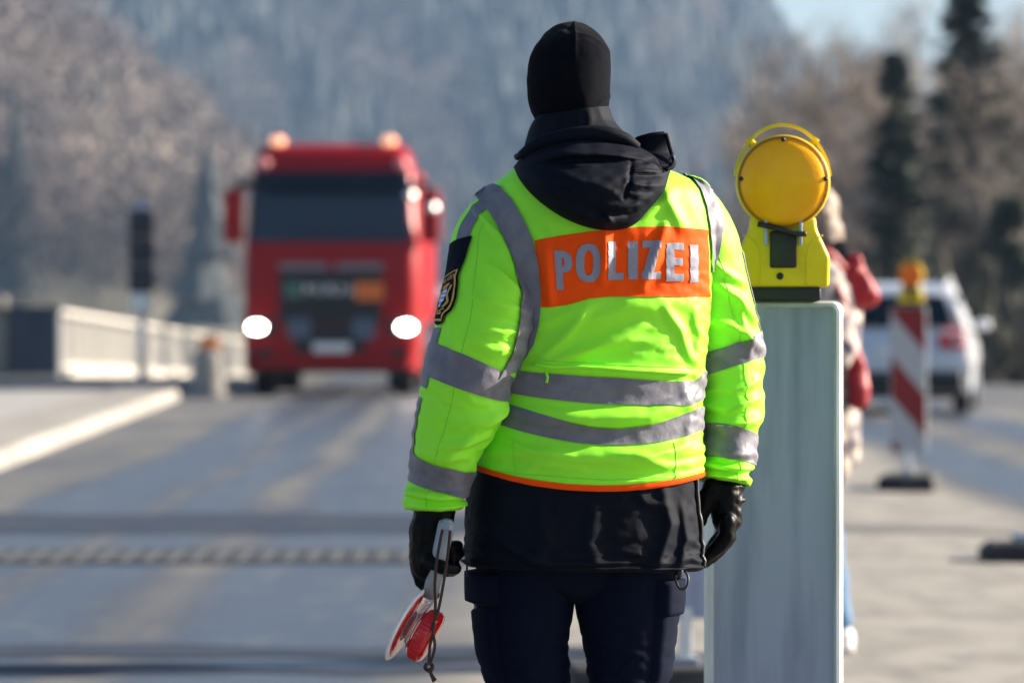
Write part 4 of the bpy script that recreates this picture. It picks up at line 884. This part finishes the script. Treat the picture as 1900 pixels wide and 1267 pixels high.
# ---------------------------------------------------------------- cars
def car(label, paint, loc, rz):
    r = empty('car', (0, 0, 0), label, 'car')
    hw = .90
    # lower body and cabin from side outlines lofted across the width
    def hull(outline, hws, name, m, sm=True):   # outline (y, z), half width per level z
        n = len(outline); xs = np.linspace(-1, 1, 13); rows_ = []
        for q in xs:
            k = 1-.10*abs(q)**4; cy = np.mean([o[0] for o in outline]); cz = np.mean([o[1] for o in outline])
            rows_.append([(q*np.interp(z, *hws), cy+(y-cy)*(1-.06*abs(q)**5), cz+(z-cz)*(1-.05*abs(q)**6)) for y, z in outline])
        rows_ = np.array(rows_); b = MB(); b.add(rows_.reshape(-1, 3), gridf(13, n)); b.add(rows_[0], [tuple(range(n))]); b.add(rows_[-1], [tuple(range(n))[::-1]]); return b.build(name, m, r, smooth=sm)
    hwz = ([.2, .45, .8, 1.0, 1.6], [.86, .90, .91, .88, .66])
    bd = hull([(.10, .30), (.02, .45), (0, .62), (.05, .85), (.12, 1.05), (.5, 1.08), (3.0, 1.02), (4.1, .90), (4.42, .70), (4.45, .35), (4.3, .25), (.3, .25)], hwz, 'body', paint)
    cb = hull([(.14, 1.04), (.30, 1.45), (.48, 1.60), (.8, 1.655), (1.8, 1.67), (2.5, 1.58), (3.15, 1.03)], hwz, 'cabin', paint)
    def quad(name, pts, m, par): return obj(name, pts, [(0, 1, 2, 3)], m, par, smooth=False)
    hx = lambda z: np.interp(z, *hwz)
    quad('rear_window', [(-hx(1.08)+.12, .135, 1.10), (hx(1.08)-.12, .135, 1.10), (hx(1.5)-.10, .305, 1.50), (-hx(1.5)+.10, .305, 1.50)], M['glass'], cb)
    for sx in (-1, 1):
        for y0, y1, y2, y3 in ((.35, 1.3, 1.3, .62), (1.38, 2.85, 2.35, 1.38)):
            quad('side_window', [(sx*(hx(1.10)*.985+.01), y0, 1.10), (sx*(hx(1.10)*.985+.01), y1, 1.10), (sx*(hx(1.5)*.985+.012), y2, 1.50), (sx*(hx(1.5)*.985+.012), y3, 1.50)], M['glass'], cb)
        tl = obj('tail_lamp', *box((sx*.70, .055, .93), (.34, .12, .20), .04, 3), M['tail'], r)
        obj('lamp_glint', *box((sx*.78, .0, .93), (.10, .03, .08), .01), M['chrome'], tl)
        for y in (.85, 3.55):
            wh = obj('wheel', *lathe((sx*.80, y, .335), (1, 0, 0), [(.18, -.11), (.31, -.11), (.335, -.08), (.335, .08), (.31, .11), (.18, .11)], 26), M['tyre'], r)
            obj('rim', *lathe((sx*.80, y, .335), (sx, 0, 0), [(.2, .06), (.19, .112), (.05, .118), (.001, .118)], 18), M['galv'], wh)
        obj('door_mirror', *box((sx*1.0, 2.75, 1.12), (.20, .14, .14), .05, 3), paint, r)
        obj('roof_rail', *sweep([(sx*.60, .55, 1.62), (sx*.62, .9, 1.70), (sx*.62, 1.9, 1.71), (sx*.60, 2.3, 1.63)], .018, 8, 20), M['rim'], r)
    obj('rear_bumper', *box((0, .06, .42), (1.70, .22, .26), .06, 3), M['black'], r)
    obj('number_plate', *box((0, .0, .80), (.52, .02, .11), .005, 1), M['whitepaint'], r, smooth=False)
    obj('under_tray', *box((0, 2.2, .28), (1.5, 3.9, .16), .04), M['black'], r)
    r.location = loc; r.rotation_euler.z = rz
    return r
car('silver estate car with red tail lamps driving away behind the striped board', M['silver'], at_ground(1662, 56.0), R(-8))
c2 = car('white car mostly hidden behind the red truck and the person', M['whitepaint'], at_ground(880, 84.0), R(2))

# ---------------------------------------------------------------- left side: signal, railing, cabinet, pillar, block
tx, ty = -5.34, 64.0; tz = float(g(tx, ty))
ts = empty('traffic_light', (tx, ty, tz), 'dark traffic signal head seen from behind on a pale post', 'traffic light')
for k in range(3):
    ch = obj('signal_chamber', *box((tx, ty, 1.68+k*.40), (.36, .26, .385), .05, 3), M['signal'], ts)
    obj('visor', *lathe((tx, ty+.12, 1.68+k*.40), (0, 1, 0), [(.14, 0), (.15, .18), (.145, .18), (.135, 0)], 20), M['signal'], ch)
obj('top_cap', *lathe((tx, ty, 2.68), (0, 0, 1), [(.10, 0), (.10, .06), (.06, .10), (.001, .11)], 16), M['galv'], ts)
obj('post', *cyl((tx, ty, tz), (tx, ty, 1.5), .06, n=16), M['rim'], ts)
obj('control_box', *box((tx, ty-.02, 1.32), (.28, .24, .30), .03), M['whitepaint'], ts)
obj('foot', *box((tx, ty, tz+.06), (.8, .8, .12), .03), M['conc'], ts)
RX0, RY0, RY1 = -8.35, 82.0, 140.0
ra = empty('bridge_railing', (RX0, RY0, float(g(RX0, RY0))), 'pale steel railing with close upright bars running along the left roadside', 'railing')
cream = mat('cream_steel', (.56, .52, .46), .55)
zb = lambda y: float(g(RX0, y))
bb = MB()
for y in np.arange(RY0, RY1, .14): bb.add(*box((RX0, y, zb(y)+.62), (.022, .03, .88)))
bars = bb.build('bars', cream, ra); bars['kind'] = 'stuff'
for i, y in enumerate(np.arange(RY0, RY1+.1, 2.0)): obj('post', *box((RX0, y, zb(y)+.62), (.09, .09, 1.24), .008, 1), cream, ra, smooth=False)
for nm, h, t in (('handrail', 1.20, .09), ('bottom_rail', .2, .07)):
    obj(nm, *sweep([(RX0+.001, y, zb(y)+h) for y in np.arange(RY0-.05, RY1, 4.0)], t*.6, 8), cream, ra)
pw = MB()
for y in np.arange(RY0-.3, RY1, 6.0): pw.add(*box((RX0-.02, y+3, zb(y+3)-.02), (.5, 6.02, .36), .0))
pw.build('plinth', M['conc'], ra)
cx_ = (65-950)*81/FPX; cz_ = float(g(cx_, 81))
cab_ = empty('utility_cabinet', (cx_, 81, cz_), 'dark blue metal cabinet between the pale pillar and the railing', 'cabinet')
obj('housing', *box((cx_, 81, cz_+.62), (.92, .5, 1.2), .02), M['darkcab'], cab_, smooth=False); obj('roof', *box((cx_, 81, cz_+1.25), (1.0, .58, .06), .015), M['darkcab'], cab_, smooth=False)
for sx in (-1, 1): obj('door', *box((cx_+sx*.225, 80.74, cz_+.62), (.42, .03, 1.1), .006, 1), M['darkcab'], cab_, smooth=False)
obj('plinth', *box((cx_, 81, cz_-.02), (.96, .54, .12), .01), M['conc'], cab_, smooth=False)
px_ = (2-950)*81/FPX
pi_ = empty('stone_pillar', (px_, 81, cz_), 'pale stone pillar with a round cap beside the dark blue cabinet', 'pillar')
obj('shaft', *box((px_, 81, cz_+.6), (.26, .30, 1.2), .02), M['paleconc'], pi_, smooth=False); obj('cap', *box((px_, 81, cz_+1.23), (.34, .38, .07), .015), M['paleconc'], pi_, smooth=False)
obj('cap_ball', *ball((px_, 81, cz_+1.36), (.13, .13, .13)), M['paleconc'], pi_)
jx = -4.25; jz = float(g(jx, 62))
jb = empty('bollard', (jx, 62.4, jz), 'fat pale bollard with an orange top at the kerb end beside the truck', 'bollard')
obj('drum', *lathe((jx, 62.4, jz), (0, 0, 1), [(.30, 0), (.30, .06), (.25, .10), (.24, .40), (.22, .62), (.17, .68), (.001, .70)], 28), M['paleconc'], jb)
obj('cap', *lathe((jx, 62.4, jz+.69), (0, 0, 1), [(.16, 0), (.16, .12), (.12, .18), (.001, .2)], 24), mat('orange_cap', (.8, .25, .06), .4), jb)

# ---------------------------------------------------------------- the photographer behind the near board
pY = 17.2; px0 = 1504; pxw = (px0-950)*pY/FPX; pz = float(g(pxw, pY))+.006
ph_ = empty('person', (pxw, pY, pz), 'person in a mottled beige coat, blue jeans and white trainers behind the near board', 'person')
def Q(x, z, d=0.0): return np.array([pxw+x, pY+d, pz+z*1.065])
fuse('body', [ball(Q(-.01, 1.60), (.075, .095, .115)), *chain([Q(0, 1.50), Q(.01, 1.40)], [.055, .06]), ball(Q(.02, 1.2), (.12, .17, .24)), ball(Q(.0, .92), (.12, .16, .14)),
              *chain([Q(0, .88, -.09), Q(-.02, .48, -.09), Q(.02, .09, -.09), Q(-.10, .05, -.09)], [.08, .055, .04, .035]), *chain([Q(0, .88, .09), Q(.06, .48, .09), Q(.10, .10, .09), Q(.0, .05, .09)], [.08, .055, .04, .035]),
              *chain([Q(.02, 1.38, -.18), Q(.05, 1.12, -.22), Q(-.16, 1.22, -.16)], [.05, .042, .035]), *chain([Q(.02, 1.38, .18), Q(.05, 1.12, .22), Q(-.16, 1.22, .16)], [.05, .042, .035])], M['skin'], ph_, .012, 4)
fuse('hair', [ball(Q(.02, 1.61), (.09, .10, .11)), ball(Q(.06, 1.52), (.07, .09, .08)), *chain([Q(.05, 1.55, -.05), Q(.07, 1.46, -.06)], [.04, .025])], M['hair'], ph_, .01, 3, lambda co: .008*vnoise(co, 30, 2))
fuse('scarf', [*chain([Q(-.02, 1.45, -.1), Q(.09, 1.46, -.04), Q(.09, 1.47, .05), Q(-.02, 1.45, .1)], [.05, .055, .055, .05])], M['fleece'], ph_, .01, 3, lambda co: .008*vnoise(co, 22, 5))
fuse('coat', [ball(Q(.03, 1.22), (.165, .215, .26)), *chain([Q(.03, 1.10), Q(.03, .75)], [.17, .16]), *chain([Q(.03, 1.36, -.19), Q(.09, 1.10, -.24), Q(-.10, 1.20, -.2)], [.085, .07, .055]), *chain([Q(.03, 1.36, .19), Q(.09, 1.10, .24), Q(-.10, 1.20, .2)], [.085, .07, .055])], M['tan'], ph_, .012, 4, lambda co: .012*vnoise(co, 14, 3)+.006*vnoise(co, 34, 4))
fuse('glove', [*chain([Q(.07, .76, -.19), Q(.075, .66, -.2), Q(.06, .58, -.2)], [.04, .042, .028])], M['fleece'], ph_, .008, 3)
for d, xx in ((-.09, 0), (.09, .08)):
    fuse('jeans', chain([Q(.0, .85, d), Q(.01+xx*.5, .48, d), Q(.03+xx, .12, d)], [.10, .078, .06]), M['jeans'], ph_, .01, 3, lambda co: .006*vnoise(co, 18, 7))
    fuse('shoe', [capsule(Q(.05+xx, .055, d), Q(-.14+xx, .045, d), .05, .04), box(Q(-.04+xx, .015, d), (.27, .10, .03), .01)], M['shoe'], ph_, .008, 3)
bg1 = empty('backpack', Q(.17, 1.05), 'red nylon backpack worn on the back of the person in the mottled coat', 'backpack')
fuse('bag', [box(Q(.165, 1.35), (.13, .22, .20), .03, 2, Matrix.Rotation(R(-24), 4, 'Y')), box(Q(.20, 1.31), (.10, .17, .12), .03, 2, Matrix.Rotation(R(-30), 4, 'Y'))], M['redcloth'], bg1, .008, 3, lambda co: .010*vnoise(co, 16, 9)+.006*vnoise(co, 40, 2))
obj('shoulder_strap', *sweep([Q(.12, 1.40, -.12), Q(.03, 1.46, -.17), Q(-.09, 1.32, -.19), Q(.05, 1.12, -.2)], .018, 8, 24), M['redcloth'], bg1)
bg2 = empty('shoulder_bag', Q(.15, .6), 'long red cloth bag hanging at the hip of the person in the mottled coat', 'bag')
fuse('bag', [*chain([Q(.145, 1.14, -.13), Q(.165, 1.05, -.13), Q(.18, .97, -.13), Q(.175, .92, -.13)], [.022, .036, .046, .034])], M['redcloth'], bg2, .008, 3, lambda co: .012*vnoise(co, 18, 11))
obj('bag_strap', *sweep([Q(.15, 1.18, -.14), Q(.10, 1.3, -.26), Q(.03, 1.44, -.2)], .012, 8, 20), M['redcloth'], bg2)

# ---------------------------------------------------------------- trees
def twig_tree(name, x, y, h, seed, label, group, m_tw, spread=.34, ntw=1500, tilt=0):
    rg = np.random.default_rng(seed); z0 = float(g(x, y))-.1; r = empty(name, (x, y, z0), label, 'tree', group)
    tk = MB(); tips = []
    def limb(p, d, L_, rad, lev):
        n = 5; pts = [p]; dd = d.copy()
        for k in range(n): dd = dd+rg.normal(0, .09, 3)+np.array([0, 0, .05]); dd /= np.linalg.norm(dd); pts.append(pts[-1]+dd*L_/n)
        tk.add(*sweep(pts, [rad, rad*.35], 6 if lev < 2 else 4))
        tips.extend([(q, dd) for q in pts[2:]])
        if lev < 3:
            for k in range(6 if lev == 0 else 4):
                i = rg.integers(2, n+1) if lev == 0 else rg.integers(1, n+1); a = rg.uniform(0, 2*np.pi); out = np.array([math.cos(a), math.sin(a), rg.uniform(.5, 1.3)]); out /= np.linalg.norm(out)
                limb(pts[i], out, L_*rg.uniform(.38, .6), rad*.45, lev+1)
    limb(np.array([x, y, z0]), np.array([tilt, 0, 1.0]), h*.68, h*.014, 0)
    tk.build('trunk', M['bark'], r, smooth=True)
    V = []; F = []
    for k in range(ntw):
        q, d = tips[rg.integers(len(tips))]; dd = d+rg.normal(0, .7, 3)+np.array([0, 0, .25]); dd /= np.linalg.norm(dd); L_ = rg.uniform(.4, 1.2)*h/11; s_ = np.cross(dd, rg.normal(0, 1, 3)); s_ /= np.linalg.norm(s_); s_ *= rg.uniform(.010, .028)*h/11
        q = q+rg.normal(0, .12, 3)*h/11; n = len(V); V += [q-s_, q+s_, q+dd*L_*.6+s_*.7, q+dd*L_]; F += [(n, n+1, n+2, n+3)]
    obj('crown', V, F, m_tw, r, smooth=False); return r
def spruce(x, y, h, wd, seed, label):
    rg = np.random.default_rng(seed); z0 = float(g(x, y))-.1; r = empty('spruce_tree', (x, y, z0), label, 'tree'); obj('trunk', *sweep([(x, y, z0), (x+.1, y, z0+h*.5), (x, y, z0+h)], [h*.018, h*.01, .01], 8, 12), M['bark'], r)
    V = []; F = []
    for k in range(int(h*34)):
        t = rg.uniform(.04, 1)**.8; z = z0+h*t; L_ = wd*(1-t)**.8*rg.uniform(.55, 1.15)+.12; a = rg.uniform(0, 2*np.pi); d = np.array([math.cos(a), math.sin(a), -.22+.35*t]); b = np.array([-math.sin(a), math.cos(a), 0])
        for j in range(7):
            u_ = (j+.4)/7; q = np.array([x, y, z])+d*L_*u_; w_ = .28*(1-.5*u_)*h/10
            for sgn in (-1, 1):
                n = len(V); e = q+b*sgn*w_+d*.16+np.array([0, 0, rg.uniform(-.22, .02)]); V += [q, q+d*.13, e+rg.normal(0, .04, 3), q-d*.10+b*sgn*w_*.6+np.array([0, 0, -.1])]; F += [(n, n+1, n+2, n+3)]
    obj('crown', V, F, M['needle'], r, smooth=False); return r
Xp = lambda px, Y: (px-950)*Y/FPX
spruce(Xp(1662, 104), 104, 7.9, 1.25, 2, 'slim dark spruce rising among the bare trees above the striped board')
spruce(Xp(1800, 112), 112, 10.8, 2.5, 3, 'tall broad dark spruce standing right of the slim spruce')
spruce(Xp(1640, 125), 125, 5.2, 1.4, 4, 'low bushy spruce at the foot of the slim spruce')
spruce(Xp(1870, 100), 100, 4.4, 1.3, 5, 'short spruce growing at the foot of the tall broad spruce')
k = 0
for px, Y, h in ((1395, 150, 9.5), (1440, 120, 8.5), (1480, 160, 11.5), (1515, 130, 9.0), (1550, 118, 8.2), (1585, 150, 11), (1610, 116, 8.0), (1640, 140, 10.5), (1690, 122, 8.3), (1720, 150, 10.5), (1745, 112, 7.2), (1770, 160, 12), (1830, 135, 10), (1850, 118, 8.0), (1885, 108, 7.6), (1900, 150, 11), (1925, 120, 8.8), (1960, 118, 9),
                 (2010, 130, 9), (2060, 110, 8), (2110, 150, 11), (2170, 120, 9), (2230, 140, 10), (2300, 125, 9.5), (2380, 150, 11), (2470, 130, 9), (2560, 145, 10), (2680, 135, 10),
                 (1420, 190, 12), (1535, 200, 13.5), (1660, 190, 13), (1700, 210, 14), (1800, 200, 14), (1870, 190, 13)):
    twig_tree('bare_tree', Xp(px, Y), Y, h, 100+k, 'bare brown winter tree in the roadside grove', 'bare trees in the roadside grove', M['twig'], ntw=1300, tilt=rng.uniform(-.08, .08)); k += 1
# scrub under the grove
V = []; F = []
for i in range(8500):
    Y = rng.uniform(92, 165); x = Xp(rng.uniform(1500, 2500), Y)
    if x < 7.5+(Y-92)*.02: continue
    z = float(g(x, Y)); q = np.array([x, Y, z]); n = len(V); d = np.array([rng.normal(0, .5), rng.normal(0, .5), 1.0])*rng.uniform(.4, 1.9)*(1.5 if rng.random() < .3 else 1); s_ = np.array([rng.uniform(.03, .10), rng.normal(0, .04), 0]); V += [q-s_, q+s_, q+d+s_*.5, q+d*1.1]; F += [(n, n+1, n+2, n+3)]
props(obj('scrub', V, F, mat('scrub', (.10, .085, .06), .9, var=(.5, (.05, .055, .035), .4, .6)), None, smooth=False), 'dark dry scrub growing under the roadside grove', 'scrub', kind='stuff')

# far hillside forest
def forest(name, label, n, pick, m, fir, seed, sc=2.0):
    rg = np.random.default_rng(seed); V = []; F = []; cnt = 0; nn_ = 0
    XY = pick(rg, n)
    for x, y in XY:
        z = float(g(x, y))-.5
        if fir:
            h = sc*rg.uniform(9, 16); wd = h*rg.uniform(.17, .25); T_ = 5; S_ = 7
            for t in range(T_):
                zt = z+h*(.08+.82*t/T_); r_ = wd*(1-t/T_)**.85; n0 = nn_; a0 = rg.uniform(0, 6.28); ring = [(x+r_*rg.uniform(.6, 1.25)*math.cos(a0+6.283*k/S_), y+r_*rg.uniform(.6, 1.25)*math.sin(a0+6.283*k/S_), zt+rg.uniform(-.8, .4)*sc) for k in range(S_)]
                V.extend(ring); V.append((x, y, min(zt+h*.30, z+h))); F.extend([(n0+k, n0+(k+1) % S_, n0+S_) for k in range(S_)]); nn_ += S_+1
        else:
            h = sc*rg.uniform(8, 15); wd = h*rg.uniform(.2, .3); q = rg.normal(0, 1, (250, 3)); q /= np.linalg.norm(q, axis=1)[:, None]; q *= rg.uniform(.3, 1, (250, 1))**.5; c = np.array([x, y, z+h*.58])+q*[wd, wd, h*.42]
            NT = len(c); a, b = rg.normal(0, .26, (NT, 3))*h/13, rg.normal(0, .26, (NT, 3))*h/13; tri = np.stack([c, c+a, c+b], 1).reshape(-1, 3); V.extend(map(tuple, tri)); F.extend((nn_+3*k, nn_+3*k+1, nn_+3*k+2) for k in range(NT)); nn_ += 3*NT
    return props(obj(name, V, F, m, None, smooth=False), label, 'forest', kind='stuff')
def patch(x, y): return float(vnoise(np.array([[x*.0175, y*.006, 0]]), 1.0, 21)[0])+.5*float(vnoise(np.array([[x*.05, y*.015, 3]]), 1.0, 22)[0])
def hillxy(sel):
    def f(rg, n):
        out = []
        while len(out) < n:
            y = rg.uniform(1120, 1720); x = rg.uniform(-.150, .105)*y
            if sel(x, y): out.append((x, y))
        return out
    return f
forest('conifer_forest', 'hazy dark blue conifer forest covering the far hillside', 3000, hillxy(lambda x, y: patch(x, y) < .10 and x < 190), M['farfir'], True, 5)
forest('larch_forest', 'hazy beige bare larch stands scattered over the far hillside', 1300, hillxy(lambda x, y: patch(x, y) > .02 or x > 100), M['farbare'], False, 6)
def spur(rg, n):
    out = []
    while len(out) < n:
        y = rg.uniform(485, 760); x = rg.uniform(-.16, -.05)*y
        if float(g(x, y)) > -3.0: out.append((x, y))
    return out
forest('larch_forest', 'warm beige bare wood on the nearer spur behind the railing', 850, spur, M['farbare'], False, 8, 1.6)
forest('conifer_forest', 'scattered dark conifers on the nearer spur behind the railing', 16, spur, M['farfir'], True, 9, 1.6)

# ---------------------------------------------------------------- haze
hz = bpy.data.materials.new('haze_air'); hz.use_nodes = True; hn = hz.node_tree.nodes; hn.remove(hn['Principled BSDF'])
pvn = hn.new('ShaderNodeVolumePrincipled'); pvn.inputs['Color'].default_value = (.43, .66, 1.0, 1); pvn.inputs['Density'].default_value = .00016; pvn.inputs['Anisotropy'].default_value = .2
hz.node_tree.links.new(pvn.outputs[0], hn['Material Output'].inputs['Volume'])
zt = float(GZ.max())+36; zl = float(GZ.min())-1.2
props(obj('haze', *box((0, 1550, (zt+zl)/2), (6400, 4000, zt-zl)), hz, None, smooth=False), 'thin pale blue haze filling the valley air', 'haze', kind='stuff')
